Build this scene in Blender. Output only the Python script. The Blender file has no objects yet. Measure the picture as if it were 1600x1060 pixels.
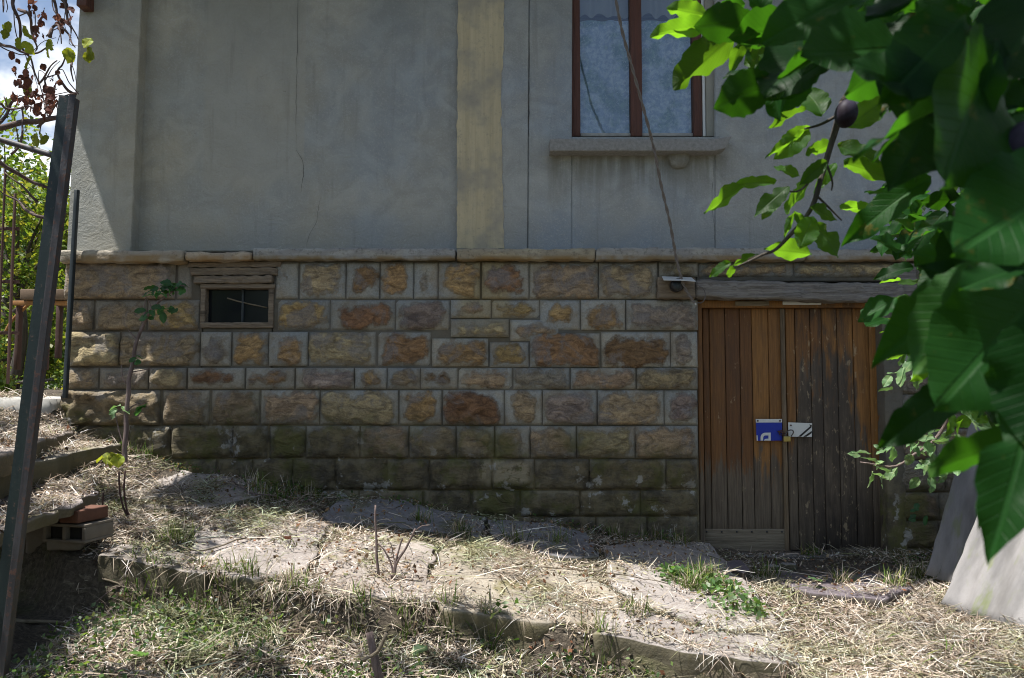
import bpy, bmesh, math, random
import numpy as np
from mathutils import Vector, Matrix, Quaternion, noise as mn
random.seed(7); rng = np.random.default_rng(7)
sc = bpy.context.scene
COL = sc.collection
# ------------------------------------------------------------------ camera, world, sun, exposure
F = 1244.0; TH = math.radians(3.5)
cd = bpy.data.cameras.new('camera'); cam = bpy.data.objects.new('camera', cd); COL.objects.link(cam)
cd.lens = 28.0; cd.sensor_width = 36; cd.clip_start = 0.05; cd.clip_end = 600
cam.location = (0, 0, 0); cam.rotation_euler = (math.pi/2 + TH, 0, 0)
cd.dof.use_dof = True; cd.dof.focus_distance = 5.2; cd.dof.aperture_fstop = 11
sc.camera = cam
LD = Vector((.36, .13, -1)).normalized()
w = bpy.data.worlds.new('World'); sc.world = w; w.use_nodes = True
sl = bpy.data.lights.new('sun', 'SUN'); sl.energy = 5.0; sl.angle = math.radians(.5); sl.color = (1, .96, .91)
so = bpy.data.objects.new('sun', sl); COL.objects.link(so); so.rotation_euler = LD.to_track_quat('-Z', 'Y').to_euler()
so.location = (-3, -1, 9)
sc.view_settings.view_transform = 'Standard'; sc.view_settings.look = 'None'
sc.view_settings.exposure = 0.86; sc.view_settings.gamma = 1.0; sc.view_settings.use_curve_mapping = False
sc.cycles.use_denoising = True; sc.cycles.pixel_filter_type = 'BLACKMAN_HARRIS'; sc.cycles.filter_width = 1.05; sc.cycles.denoising_prefilter = 'ACCURATE'
sc.cycles.max_bounces = 6; sc.cycles.diffuse_bounces = 4; sc.cycles.glossy_bounces = 3; sc.cycles.transmission_bounces = 4
sc.cycles.transparent_max_bounces = 8; sc.cycles.caustics_reflective = False; sc.cycles.caustics_refractive = False
sc.cycles.sample_clamp_indirect = 6

# ------------------------------------------------------------------ node helpers
class T:
    def __init__(s, tree): s.t = tree
    def n(s, ty, ins=None, **pr):
        nd = s.t.nodes.new('ShaderNode' + ty)
        for k, v in pr.items(): setattr(nd, k, v)
        for k, v in (ins or {}).items():
            sk = nd.inputs[k]
            if isinstance(v, bpy.types.NodeSocket): s.t.links.new(v, sk)
            else:
                if isinstance(v, (tuple, list)) and len(v) == 3 and sk.type == 'RGBA': v = (*v, 1)
                sk.default_value = v
        return nd
    def pos(s): return s.n('NewGeometry').outputs['Position']
    def xyz(s, v=None):
        o = s.n('SeparateXYZ', {0: v or s.pos()}).outputs; return o[0], o[1], o[2]
    def map(s, v, sc=(1, 1, 1), loc=(0, 0, 0), rot=(0, 0, 0)):
        return s.n('Mapping', {'Vector': v, 'Scale': sc, 'Location': loc, 'Rotation': rot}).outputs[0]
    def noise(s, v, scale=5, det=4, rough=.6, dist=0.):
        return s.n('TexNoise', {'Vector': v, 'Scale': scale, 'Detail': det, 'Roughness': rough, 'Distortion': dist}).outputs[0]
    def m(s, op, a, b=0., clamp=False):
        return s.n('Math', {0: a, 1: b}, operation=op, use_clamp=clamp).outputs[0]
    def rng(s, a, lo, hi, tlo=0., thi=1., smooth=True):
        return s.n('MapRange', {'Value': a, 'From Min': lo, 'From Max': hi, 'To Min': tlo, 'To Max': thi},
                   interpolation_type='SMOOTHSTEP' if smooth else 'LINEAR').outputs[0]
    def mix(s, f, a, b, mode='MIX'):
        nd = s.n('Mix', data_type='RGBA', blend_type=mode)
        for k, v in ((0, f), (6, a), (7, b)):
            sk = nd.inputs[k]
            if isinstance(v, bpy.types.NodeSocket): s.t.links.new(v, sk)
            else: sk.default_value = (*v, 1) if isinstance(v, (tuple, list)) and len(v) == 3 else v
        return nd.outputs[2]
    def ramp(s, f, pts):
        nd = s.n('ValToRGB', {0: f}); cr = nd.color_ramp
        while len(cr.elements) < len(pts): cr.elements.new(.5)
        for e, (p, c) in zip(cr.elements, pts): e.position = p; e.color = (*c, 1) if len(c) == 3 else c
        return nd.outputs[0]
    def bump(s, h, st=.5, d=.01, nrm=None):
        i = {'Height': h, 'Strength': st, 'Distance': d}
        if nrm: i['Normal'] = nrm
        return s.n('Bump', i).outputs[0]
    def mul(s, c, f): return s.mix(1., c, f, 'MULTIPLY')

def material(name, fn):
    mt = bpy.data.materials.new(name); mt.use_nodes = True
    t = T(mt.node_tree); mt.node_tree.nodes.clear()
    out = t.n('OutputMaterial')
    r = fn(t)
    if isinstance(r, dict):
        p = t.n('BsdfPrincipled', {'Roughness': .85, **r}); sh = p.outputs[0]
    else: sh = r
    mt.node_tree.links.new(sh, out.inputs[0])
    return mt
def flat(name, c, rough=.7, metal=0., var=.25, sc_=30):
    def f(t):
        n = t.noise(t.pos(), sc_, 4, .65)
        col = t.mix(n, tuple(x*(1-var) for x in c), tuple(min(1, x*(1+var)) for x in c))
        return {'Base Color': col, 'Roughness': rough, 'Metallic': metal, 'Normal': t.bump(n, .25, .004)}
    return material(name, f)

# world: Nishita sky with soft clouds
wt = T(w.node_tree); w.node_tree.nodes.clear()
sky = wt.n('TexSky', sky_type='NISHITA', sun_disc=False)
sky.sun_elevation = math.asin(-LD.z); sky.sun_rotation = math.atan2(-LD.x, -LD.y)
tc = wt.n('TexCoord').outputs['Generated']
cn = wt.noise(wt.map(tc, (1, 1, 2.4), (.3, .2, .1)), 3.2, 6, .55, .3)
cl = wt.rng(cn, .54, .68, .06, 1.)
wc = wt.mix(cl, wt.mul(sky.outputs[0], (1.45, 1.5, 1.55)), (15, 15.3, 15.8))
bg = wt.n('Background', {'Color': wc, 'Strength': .05}); wo = wt.n('OutputWorld', {0: bg.outputs[0]})

# ------------------------------------------------------------------ geometry helpers
def ray(px, py):
    u = (px-800)/F; v = (530-py)/F
    return Vector((u, math.cos(TH) - v*math.sin(TH), math.sin(TH) + v*math.cos(TH)))
def W(px, py, y=5.6):
    r = ray(px, py); return r*(y/r.y)
def PZ(px, py, z):
    r = ray(px, py); return r*(z/r.z)
SA, SB, SC_ = -.89, -.14, -.12
def S(x, y):            # plane of the flagstones
    xs = np.clip(x, -2.3, 1.6)
    return SA + SB*xs + SC_*np.clip(5.6-y, 0, 1.95)
def PS(px, py, dz=0.):   # pixel ray on the flagstone plane
    r = ray(px, py)
    for _ in range(1):
        k = (SA + SC_*5.6 + dz)/(r.z - SB*r.x + SC_*r.y)
    return r*k
EDGE = [PS(*p) for p in [(110, 862), (155, 868), (300, 888), (400, 906), (510, 930), (680, 944), (830, 968), (925, 985), (1050, 1010), (1255, 1042)]]
EX = np.array([p.x for p in EDGE]); EY = np.array([p.y for p in EDGE])
def vnoise(x, y, f, seed=0):
    # cheap smooth value noise, vectorised
    x = np.asarray(x)*f + seed*17.3; y = np.asarray(y)*f + seed*9.1
    xi = np.floor(x); yi = np.floor(y); fx = x-xi; fy = y-yi
    fx = fx*fx*(3-2*fx); fy = fy*fy*(3-2*fy)
    def h(a, b):
        v = np.sin(a*127.1 + b*311.7 + seed*74.7)*43758.5453; return v-np.floor(v)
    return (h(xi, yi)*(1-fx)+h(xi+1, yi)*fx)*(1-fy) + (h(xi, yi+1)*(1-fx)+h(xi+1, yi+1)*fx)*fy
def fbm(x, y, f, seed=0, o=4):
    r = 0; a = .5
    for i in range(o): r = r + a*vnoise(x, y, f*2**i, seed+i); a *= .5
    return r/(1-.5**o)
def sstep(a, lo, hi):
    t = np.clip((a-lo)/(hi-lo), 0, 1); return t*t*(3-2*t)
def G(x, y):
    x = np.asarray(x, float); y = np.asarray(y, float)
    z = S(x, y) - .03
    e = np.interp(x, EX, EY)
    e = np.where(x < EX[0], EY[0]+.2*sstep(EX[0]-x, 0, .3), e)
    jit = (vnoise(x, y, 5, 3)-.5)*.06
    fall = sstep(e+jit-y, -.02, .07)*(.15 + .12*sstep(-x, 1.6, 2.2))*(1-sstep(x, 1.2, 1.45))
    z = z - fall - .05*np.clip(e-y, 0, 3)*(1-sstep(x, 1.2, 1.6))
    # the bank climbing to the left beside the wall
    wl = np.clip((-2.25-x)/1.0, 0, 1.4)*sstep(y, 4.3, 5.0)
    z = z + .38*wl
    back = sstep(-x, 3.0, 3.2)*sstep(y, 5.3, 5.6)
    z = z*(1-back) + back*(-.14 + .12*sstep(y, 6, 8))
    z = z + (fbm(x, y, 7, 21)-.5)*.13*sstep(e-y, .05, .3)
    z = z + (fbm(x, y, 6, 5)-.5)*.045 + (fbm(x, y, 1.1, 8)-.5)*.05
    far = sstep(np.hypot(x, y-3), 9, 30)
    return z*(1-far) - .5*far
def mesh_obj(name, verts, faces, mat=None, parent=None, loc=None, smooth=True, attrs=None, colattr=None):
    me = bpy.data.meshes.new(name)
    me.from_pydata([tuple(v) for v in verts], [], faces)
    if mat: me.materials.append(mat)
    if smooth: me.polygons.foreach_set('use_smooth', [True]*len(me.polygons))
    for k, vals in (attrs or {}).items():
        a = me.attributes.new(k, 'FLOAT', 'POINT'); a.data.foreach_set('value', vals)
    if colattr is not None:
        a = me.attributes.new('col', 'FLOAT_COLOR', 'POINT'); a.data.foreach_set('color', np.asarray(colattr, 'f').ravel())
    me.update()
    o = bpy.data.objects.new(name, me); COL.objects.link(o)
    if loc is not None: o.location = loc
    if parent: o.parent = parent
    return o
def np_mesh(name, V, Fa, k, mat, parent=None, colattr=None, uv=None, smooth=False):
    me = bpy.data.meshes.new(name); V = np.asarray(V, 'f'); Fa = np.asarray(Fa, 'i')
    me.vertices.add(len(V)); me.vertices.foreach_set('co', V.ravel())
    me.loops.add(Fa.size); me.loops.foreach_set('vertex_index', Fa.ravel())
    me.polygons.add(len(Fa)); me.polygons.foreach_set('loop_start', np.arange(0, Fa.size, k))
    me.polygons.foreach_set('loop_total', np.full(len(Fa), k))
    if smooth: me.polygons.foreach_set('use_smooth', np.ones(len(Fa), bool))
    me.materials.append(mat)
    if colattr is not None:
        a = me.attributes.new('col', 'FLOAT_COLOR', 'POINT'); a.data.foreach_set('color', np.asarray(colattr, 'f').ravel())
    me.update(calc_edges=True); me.validate()
    o = bpy.data.objects.new(name, me); COL.objects.link(o)
    if parent: o.parent = parent
    return o
def tag(o, label=None, cat=None, group=None, kind=None):
    if label: o['label'] = label
    if cat: o['category'] = cat
    if group: o['group'] = group
    if kind: o['kind'] = kind
    return o
def empty(name, loc=(0, 0, 0), label=None, cat=None, group=None):
    o = bpy.data.objects.new(name, None); COL.objects.link(o); o.location = loc; o.empty_display_size = .1
    return tag(o, label, cat, group)
def par(o, p):
    # parent keeping world coordinates (things' empties are only translated)
    o.parent = p
    base = Vector(); q = p
    while q: base += q.location; q = q.parent
    o.location = o.location - base
    return o
def n3(p, f, s=0): return mn.noise(Vector((p[0]*f+s, p[1]*f+s*.7, p[2]*f-s)))
def rbox(name, lo, hi, mat, parent=None, seg=.05, amp=.004, f=12, r=.006, seed=None, warp=None, mx=40):
    """box with worn rounded edges and an uneven surface; origin at its centre"""
    lo = Vector(lo); hi = Vector(hi); c = (lo+hi)/2; h = (hi-lo)/2
    seed = random.random()*50 if seed is None else seed
    nn = [max(2, min(mx, int(round(2*h[i]/seg)))) for i in range(3)]
    r = min(r, min(h)*.9)
    idx = {}; V = []; Fs = []
    ax = [sorted(set([-h[i], -h[i]+r, h[i]-r, h[i]] + [(-h[i]+r) + (2*h[i]-2*r)*k/nn[i] for k in range(1, nn[i])])) for i in range(3)]
    def vid(i, j, k):
        if (i, j, k) not in idx:
            p = Vector((ax[0][i], ax[1][j], ax[2][k]))
            q = Vector([max(-h[a]+r, min(h[a]-r, p[a])) for a in range(3)]); d = p-q
            if d.length > 1e-9: p = q + d.normalized()*r
            n = d.normalized() if d.length > 1e-9 else Vector((0, 0, 1))
            wp = p + c
            dd = (n3(wp, f, seed)*.7 + n3(wp, f*3.1, seed+3)*.3)*amp
            p = p + n*dd
            if warp: p = warp(p + c) - c
            idx[(i, j, k)] = len(V); V.append(p)
        return idx[(i, j, k)]
    L = [len(a)-1 for a in ax]
    for a in range(3):
        b, d = (a+1) % 3, (a+2) % 3
        for side in (0, L[a]):
            for i in range(L[b]):
                for j in range(L[d]):
                    q = []
                    for (di, dj) in ((0, 0), (1, 0), (1, 1), (0, 1)):
                        t3 = [0, 0, 0]; t3[a] = side; t3[b] = i+di; t3[d] = j+dj; q.append(vid(*t3))
                    Fs.append(q if side else q[::-1])
    o = mesh_obj(name, V, Fs, mat, None, c)
    if parent: par(o, parent)
    return o
def prism(name, quad, y0, y1, mat, parent=None):
    """front quad (4 points, front face), pushed back in y by depth"""
    fr = [Vector(p) for p in quad]; c = sum(fr, Vector())/4
    V = [p-c for p in fr] + [p + Vector((0, y1-y0, 0)) - c for p in fr]
    Fs = [(3, 2, 1, 0), (4, 5, 6, 7)] + [((i), (i+1) % 4, 4+(i+1) % 4, 4+i) for i in range(4)]
    o = mesh_obj(name, V, Fs, mat, None, c, smooth=False)
    bm = bmesh.new(); bm.from_mesh(o.data); bmesh.ops.recalc_face_normals(bm, faces=bm.faces)
    bmesh.ops.bevel(bm, geom=bm.edges[:], offset=.005, segments=2, affect='EDGES'); bm.to_mesh(o.data); bm.free()
    if parent: par(o, parent)
    return o
def tube_geo(pts, rad, n=6, V=None, Fs=None):
    V = [] if V is None else V; Fs = [] if Fs is None else Fs
    pts = [Vector(p) for p in pts]; b0 = len(V); up = Vector((0.1, .2, 1)).normalized()
    for i, p in enumerate(pts):
        d = (pts[min(i+1, len(pts)-1)] - pts[max(i-1, 0)]).normalized()
        a = d.cross(up)
        if a.length < .1: a = d.cross(Vector((1, 0, 0)))
        a.normalize(); b = d.cross(a)
        r = rad[i] if isinstance(rad, (list, tuple)) else rad
        for k in range(n):
            t = 2*math.pi*k/n; V.append(p + (a*math.cos(t) + b*math.sin(t))*r)
    for i in range(len(pts)-1):
        for k in range(n):
            q = b0+i*n; Fs.append((q+k, q+(k+1) % n, q+n+(k+1) % n, q+n+k))
    Fs.append(tuple(b0+k for k in range(n))[::-1]); Fs.append(tuple(b0+(len(pts)-1)*n+k for k in range(n)))
    return V, Fs
def smooth_path(pts, k=6):
    pts = [Vector(p) for p in pts]; P = [pts[0]*2-pts[1]] + pts + [pts[-1]*2-pts[-2]]; out = []
    for i in range(1, len(P)-2):
        for j in range(k):
            t = j/k; a, b, c, d = P[i-1], P[i], P[i+1], P[i+2]
            out.append(.5*((2*b) + (c-a)*t + (2*a-5*b+4*c-d)*t*t + (3*b-a-3*c+d)*t**3))
    return out + [pts[-1]]
def tube(name, pts, r0, r1, mat, parent=None, n=7, k=5, wob=0.):
    sp = smooth_path(pts, k); c = sp[0].copy(); m_ = len(sp)
    if wob: sp = [p + Vector((n3(p, 9, 1), n3(p, 9, 5), n3(p, 9, 9)))*wob for p in sp]
    V, Fs = tube_geo([p-c for p in sp], [r0+(r1-r0)*i/(m_-1) for i in range(m_)], n)
    o = mesh_obj(name, V, Fs, mat, None, c)
    if parent: par(o, parent)
    return o

# ------------------------------------------------------------------ materials
def f_plaster(t):
    p = t.pos(); x, y, z = t.xyz(p)
    big = t.noise(p, .9, 4, .6); mid = t.noise(p, 4, 5, .6, 1.2); fine = t.noise(p, 75, 5, .8)
    arcs = t.noise(t.map(p, (1, 1, 1.3)), 7, 5, .55, 3.0)
    c = t.mix(t.rng(big, .4, .6), (.39, .38, .335), (.345, .37, .38))
    xr = t.rng(x, -2.6, .6); c = t.mix(xr, t.mul(c, (1.06, 1.02, .93)), t.mul(c, (.92, .97, 1.05)))
    c = t.mix(t.rng(mid, .35, .7), t.mul(c, (.88, .88, .87)), t.mul(c, (1.09, 1.09, 1.08)))
    c = t.mix(t.m('MULTIPLY', t.rng(arcs, .58, .75), .16), c, (.38, .39, .38))
    c = t.mix(t.m('MULTIPLY', t.rng(fine, .50, .68), .45), c, (.52, .515, .49)); c = t.mix(t.m('MULTIPLY', t.rng(t.noise(p, 120, 4, .8), .55, .7), .4), c, (.17, .165, .14))
    pm = t.m('MULTIPLY', t.rng(t.m('ADD', x, t.m('MULTIPLY', t.noise(p, 9, 3, .6), .04)), -2.25, -2.2), t.rng(x, -1.505, -1.52)); pm = t.m('MULTIPLY', pm, t.rng(t.m('ADD', z, t.m('MULTIPLY', mid, .5)), 1.55, 1.85)); c = t.mix(t.m('MULTIPLY', pm, .55), c, (.40, .385, .325))
    st = t.noise(t.map(p, (9, 9, .7)), 1.6, 4, .6)
    c = t.mix(t.m('MULTIPLY', t.rng(st, .55, .75), .25), c, (.15, .15, .12))
    # grime gathered low down on the cornice and up under the eave
    lo = t.m('MULTIPLY', t.rng(z, 1.35, .98), t.rng(mid, .35, .65)); c = t.mix(t.m('MULTIPLY', lo, .35), c, (.13, .13, .12))
    hi = t.m('MULTIPLY', t.rng(z, 2.1, 3.0), t.rng(big, .35, .6)); c = t.mix(t.m('MULTIPLY', hi, .4), c, (.16, .15, .10))
    # stain under the window sill
    sx = t.m('MULTIPLY', t.rng(x, .2, .35), t.rng(x, 1.65, 1.45)); sz = t.m('MULTIPLY', t.rng(z, 1.3, 1.62), t.rng(z, 1.7, 1.66))
    sm = t.m('MULTIPLY', t.m('MULTIPLY', sx, sz), t.rng(st, .3, .6)); c = t.mix(t.m('MULTIPLY', sm, .55), c, (.12, .11, .07))
    pits = t.rng(t.noise(p, 22, 2, .5), .78, .84)
    c = t.mix(t.m('MULTIPLY', pits, .5), c, (.12, .11, .08))
    h = t.m('ADD', t.m('MULTIPLY', arcs, .6), t.m('MULTIPLY', fine, .4))
    return {'Base Color': c, 'Roughness': .92, 'Normal': t.bump(h, .85, .016)}
M_plaster = material('grey_plaster', f_plaster)
def f_patch(t):
    p = t.pos(); a = t.noise(p, 2.2, 5, .6, .8); b = t.noise(p, 30, 4, .7); z = t.xyz(p)[2]
    c = t.mix(t.rng(a, .35, .65), (.30, .295, .25), (.26, .26, .225))
    c = t.mix(t.m('MULTIPLY', t.rng(b, .55, .75), .3), c, (.18, .17, .13))
    return {'Base Color': c, 'Roughness': .92, 'Normal': t.bump(t.m('ADD', a, t.m('MULTIPLY', b, .3)), .5, .012)}
M_patch = material('lighter_plaster', f_patch)
def f_yellow(t):
    p = t.pos(); s = t.noise(t.map(p, (14, 14, .7)), 2, 5, .65); b = t.noise(p, 3, 4, .6)
    c = t.mix(t.rng(s, .3, .7), (.56, .48, .31), (.45, .38, .24)); c = t.mix(t.rng(b, .42, .66), c, (.34, .31, .24)); c = t.mix(t.m('MULTIPLY', t.rng(t.noise(p, 34, 5, .75), .52, .7), .5), c, (.27, .25, .2))
    return {'Base Color': c, 'Normal': t.bump(t.noise(p, 60, 3, .6), .4, .006)}
M_yellow = material('ochre_limewash', f_yellow)

def mortar_col(t, p):
    z = t.xyz(p)[2]; x = t.xyz(p)[0]
    a = t.noise(p, 3, 5, .6, .5); b = t.noise(p, 26, 5, .7)
    c = t.mix(t.rng(a, .35, .65), (.355, .34, .285), (.285, .30, .29))
    c = t.mix(t.m('MULTIPLY', t.rng(b, .5, .75), .45), c, (.17, .15, .11))
    # rust coloured wash from the stones; a strip of lime wash running down under the ochre pier
    c = t.mix(t.m('MULTIPLY', t.rng(t.noise(p, 5, 5, .7), .44, .68), .5), c, (.235, .175, .10))
    c = t.mix(t.m('MULTIPLY', t.rng(x, -1.7, -2.6), .6), c, (.25, .205, .145))
    oc = t.m('MULTIPLY', t.m('MULTIPLY', t.rng(x, -.42, -.33), t.rng(x, .02, -.06)), t.rng(z, .1, .8))
    return t.mix(t.m('MULTIPLY', oc, .6), c, (.38, .30, .13))
def moss(t, p, c, dark=True):
    x, y, z = t.xyz(p)
    # the wet foot of the wall follows the falling ground
    base = t.m('ADD', z, t.m('MULTIPLY', x, .10))
    wob = t.m('MULTIPLY', t.m('SUBTRACT', t.noise(p, 2.6, 5, .65), .5), .5)
    g = t.m('ADD', base, wob)
    wet = t.rng(g, -.15, -.62)
    c = t.mix(t.m('MULTIPLY', wet, .85), c, t.mix(t.rng(t.noise(p, 9, 5, .7), .35, .65), (.06, .05, .03), (.18, .15, .085)))
    gr = t.m('MULTIPLY', t.rng(g, -.2, -.5), t.rng(t.noise(p, 3.3, 5, .7), .48, .62))
    c = t.mix(t.m('MULTIPLY', gr, .65), c, (.10, .105, .02))
    pl = t.m('MULTIPLY', t.m('MULTIPLY', t.rng(x, -.26, -.18), t.rng(x, .17, .08)), t.m('MULTIPLY', t.rng(z, -.68, -.63), t.rng(z, -.49, -.54)))
    c = t.mix(t.m('MULTIPLY', t.m('MULTIPLY', pl, t.rng(t.noise(p, 13, 5, .7), .38, .5)), .8), c, (.36, .31, .21))
    li = t.m('MULTIPLY', t.rng(g, -.4, -.65), t.rng(t.noise(p, 8, 5, .6), .6, .66)); c = t.mix(t.m('MULTIPLY', li, .7), c, (.45, .45, .42))
    return c
def f_mortar(t):
    p = t.pos(); c = moss(t, p, t.mul(mortar_col(t, p), (.38, .36, .33)))
    return {'Base Color': c, 'Roughness': .95, 'Normal': t.bump(t.noise(p, 40, 5, .7), .6, .01)}
M_mortar = material('mortar', f_mortar)
def f_stone(t):
    p = t.pos(); core = t.n('Attribute', attribute_name='core').outputs['Fac']
    fine = t.noise(p, 45, 5, .75); n2 = t.noise(p, 14, 5, .7)
    k = t.m('ADD', core, t.m('MULTIPLY', t.m('SUBTRACT', n2, .5), 2.0)); k = t.m('ADD', k, t.m('MULTIPLY', t.m('SUBTRACT', fine, .5), .9))
    k = t.rng(k, .08, .95)
    oc = t.n('ObjectInfo').outputs['Color']
    rnd = t.n('ObjectInfo').outputs['Random']
    q = t.n('VectorMath', {0: p, 1: (1, 1, 1)}, operation='MULTIPLY').outputs[0]
    a = t.noise(t.map(q, (1, 1, 2.2), rot=(0, .35, 0)), 9, 6, .7, 1.2)
    sc_ = t.mix(t.rng(a, .3, .7), t.mul(oc, (.42, .40, .40)), t.mul(oc, (1.35, 1.32, 1.25)))
    gy = t.rng(t.noise(p, 5.5, 4, .6, .8), .5, .64)
    sc_ = t.mix(t.m('MULTIPLY', gy, .65), sc_, (.25, .24, .235))
    sc_ = t.mix(t.m('MULTIPLY', t.rng(n2, .6, .75), .6), sc_, (.07, .05, .03))
    mc = mortar_col(t, p); mv = t.m('ADD', .84, t.m('MULTIPLY', rnd, .3)); mc = t.mul(mc, t.n('CombineXYZ', {0: mv, 1: mv, 2: mv}).outputs[0])
    gn = t.rng(t.noise(p, 90, 5, .8), .4, .62); mc = t.mix(t.m('MULTIPLY', gn, .35), mc, t.mul(mc, (.45, .42, .38))); sc_ = t.mix(t.m('MULTIPLY', gn, .5), sc_, t.mul(sc_, (.5, .46, .43)))
    halo = t.rng(t.m('ABSOLUTE', t.m('SUBTRACT', core, .35)), .3, .0)
    mc = t.mix(t.m('MULTIPLY', t.m('MULTIPLY', halo, t.rng(n2, .4, .6)), .6), mc, (.27, .21, .13))
    c = t.mix(k, mc, sc_); c = moss(t, p, c)
    h = t.m('ADD', t.m('MULTIPLY', fine, .5), t.m('MULTIPLY', t.m('MULTIPLY', a, k), 1.6)); h = t.m('ADD', h, t.m('MULTIPLY', k, -.25))
    return {'Base Color': c, 'Roughness': .93, 'Normal': t.bump(h, 1., .02)}
M_stone = material('rockfaced_sandstone', f_stone)
def f_cornice(t):
    p = t.pos(); a = t.noise(t.map(p, (1.2, 1, 5)), 4, 5, .65); b = t.noise(p, 35, 5, .7); z = t.xyz(p)[2]
    c = t.mix(t.rng(a, .35, .6), (.38, .37, .33), (.28, .27, .25)); c = t.mix(t.m('MULTIPLY', t.rng(b, .5, .7), .6), c, (.10, .09, .07))
    c = t.mix(t.m('MULTIPLY', t.rng(z, .935, .91), t.rng(t.noise(p, 6, 3, .6), .3, .6)), c, (.24, .18, .10))
    return {'Base Color': t.mul(c, t.n('ObjectInfo').outputs['Color']), 'Normal': t.bump(t.m('ADD', a, b), .8, .012)}
M_cornice = material('weathered_ledge', f_cornice)
def f_slab(t):
    p = t.pos(); a = t.noise(p, 3.5, 5, .6, .4); b = t.noise(p, 30, 5, .7); x, y, z = t.xyz(p)
    c = t.mix(t.rng(a, .35, .65), (.27, .255, .245), (.37, .355, .34)); c = t.mix(t.m('MULTIPLY', t.rng(b, .45, .7), .5), c, (.17, .145, .12)); c = t.mix(t.m('MULTIPLY', t.rng(t.noise(p, 95, 5, .8), .48, .64), .55), c, (.12, .10, .08))
    m_ = t.rng(t.noise(p, 1.7, 5, .7, .6), .54, .64); c = t.mix(t.m('MULTIPLY', m_, .7), c, t.mix(b, (.17, .15, .06), (.12, .13, .035)))
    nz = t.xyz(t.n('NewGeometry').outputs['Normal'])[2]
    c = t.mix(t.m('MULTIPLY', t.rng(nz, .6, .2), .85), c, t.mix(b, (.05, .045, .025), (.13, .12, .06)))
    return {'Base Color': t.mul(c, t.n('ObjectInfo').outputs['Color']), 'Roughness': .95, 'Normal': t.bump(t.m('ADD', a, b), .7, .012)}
M_slab = material('flagstone', f_slab)
def f_ground(t):
    p = t.pos(); a = t.noise(p, 2.2, 5, .6); b = t.noise(p, 40, 6, .75); s = t.noise(t.map(p, (1, 6, 1), rot=(0, 0, .6)), 22, 5, .7, .6)
    c = t.mix(t.rng(b, .35, .7), (.06, .048, .034), (.16, .13, .095)); c = t.mix(t.m('MULTIPLY', t.rng(s, .54, .68), .6), c, (.32, .27, .20))
    c = t.mix(t.m('MULTIPLY', t.rng(a, .52, .65), .5), c, (.11, .12, .04))
    return {'Base Color': c, 'Roughness': 1., 'Normal': t.bump(t.m('ADD', b, s), 1., .02)}
M_ground = material('dry_earth', f_ground)
def f_doorwood(t):
    p = t.pos(); x, y, z = t.xyz(p); rnd = t.n('ObjectInfo').outputs['Random']
    off = t.n('CombineXYZ', {0: t.m('MULTIPLY', rnd, 20), 2: t.m('MULTIPLY', rnd, 7)}).outputs[0]
    q = t.n('VectorMath', {0: p, 1: off}, operation='ADD').outputs[0]
    g = t.noise(t.map(q, (30, 30, 1.2)), 3, 6, .7, .6); g2 = t.noise(t.map(q, (12, 12, 2)), 2.2, 5, .65, .4)
    paint = t.mix(t.rng(g, .3, .7), (.15, .068, .016), (.27, .13, .036))
    paint = t.mix(t.rng(rnd, .1, .9, 0, 1, False), t.mul(paint, (1.15, 1.12, 1.)), t.mul(paint, (.55, .48, .5)))
    bare = t.mix(t.rng(g, .3, .7), (.075, .055, .036), (.165, .13, .09))
    # the stain survives under the lintel, gone towards the foot and over the middle of the right leaf
    lowr = t.rng(z, .0, -1.0)
    xm = t.m('MULTIPLY', t.rng(x, 1.95, 2.1), t.rng(x, 2.62, 2.35))
    wear = t.m('ADD', t.m('MULTIPLY', lowr, 1.05), t.m('MULTIPLY', t.m('MULTIPLY', xm, t.rng(z, .55, .1)), .75))
    wear = t.m('ADD', wear, t.m('MULTIPLY', t.m('SUBTRACT', g2, .5), 1.5)); wear = t.rng(wear, .42, .72)
    c = t.mix(wear, paint, bare)
    dk = t.m('MULTIPLY', t.rng(t.m('ADD', t.m('MULTIPLY', t.m('ADD', g2, t.noise(p, 2.2, 4, .6)), .5), t.m('MULTIPLY', xm, .08)), .46, .66), t.m('ADD', .3, t.m('MULTIPLY', xm, .5)))
    c = t.mix(dk, c, (.04, .03, .022))
    c = t.mix(t.m('MULTIPLY', t.rng(z, -.6, -1.1), t.rng(x, 1.8, 2.3)), c, t.mul(c, (.4, .38, .38)))
    fl = t.m('MULTIPLY', t.rng(t.m('ADD', t.noise(t.map(q, (1, 1, .45)), 26, 4, .7), t.m('MULTIPLY', xm, .05)), .64, .72), .5); c = t.mix(fl, c, (.42, .33, .2))
    return {'Base Color': c, 'Roughness': .7, 'Normal': t.bump(t.m('ADD', g, t.m('MULTIPLY', g2, .5)), .7, .006)}
M_door = material('stained_door_wood', f_doorwood)
def wood(name, c0, c1, cd_, axis='x', rough=.85):
    sc3 = (1.2, 22, 22) if axis == 'x' else (22, 22, 1.2)
    def f(t):
        p = t.pos(); g = t.noise(t.map(p, sc3), 3, 6, .7, .7); g2 = t.noise(t.map(p, tuple(v*.35 for v in sc3)), 3, 5, .65)
        c = t.mix(t.rng(g, .3, .7), c0, c1); c = t.mix(t.m('MULTIPLY', t.rng(g2, .5, .7), .75), c, cd_)
        return {'Base Color': c, 'Roughness': rough, 'Normal': t.bump(t.m('ADD', g, g2), .9, .012)}
    return material(name, f)
M_greywood = wood('weathered_grey_wood', (.12, .11, .10), (.26, .245, .22), (.03, .026, .022))
M_brownwood = wood('rotten_brown_wood', (.13, .10, .07), (.26, .21, .15), (.035, .025, .018))
M_framewood = wood('red_brown_frame_wood', (.08, .028, .015), (.13, .045, .024), (.04, .018, .012), 'z', .6)
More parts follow.
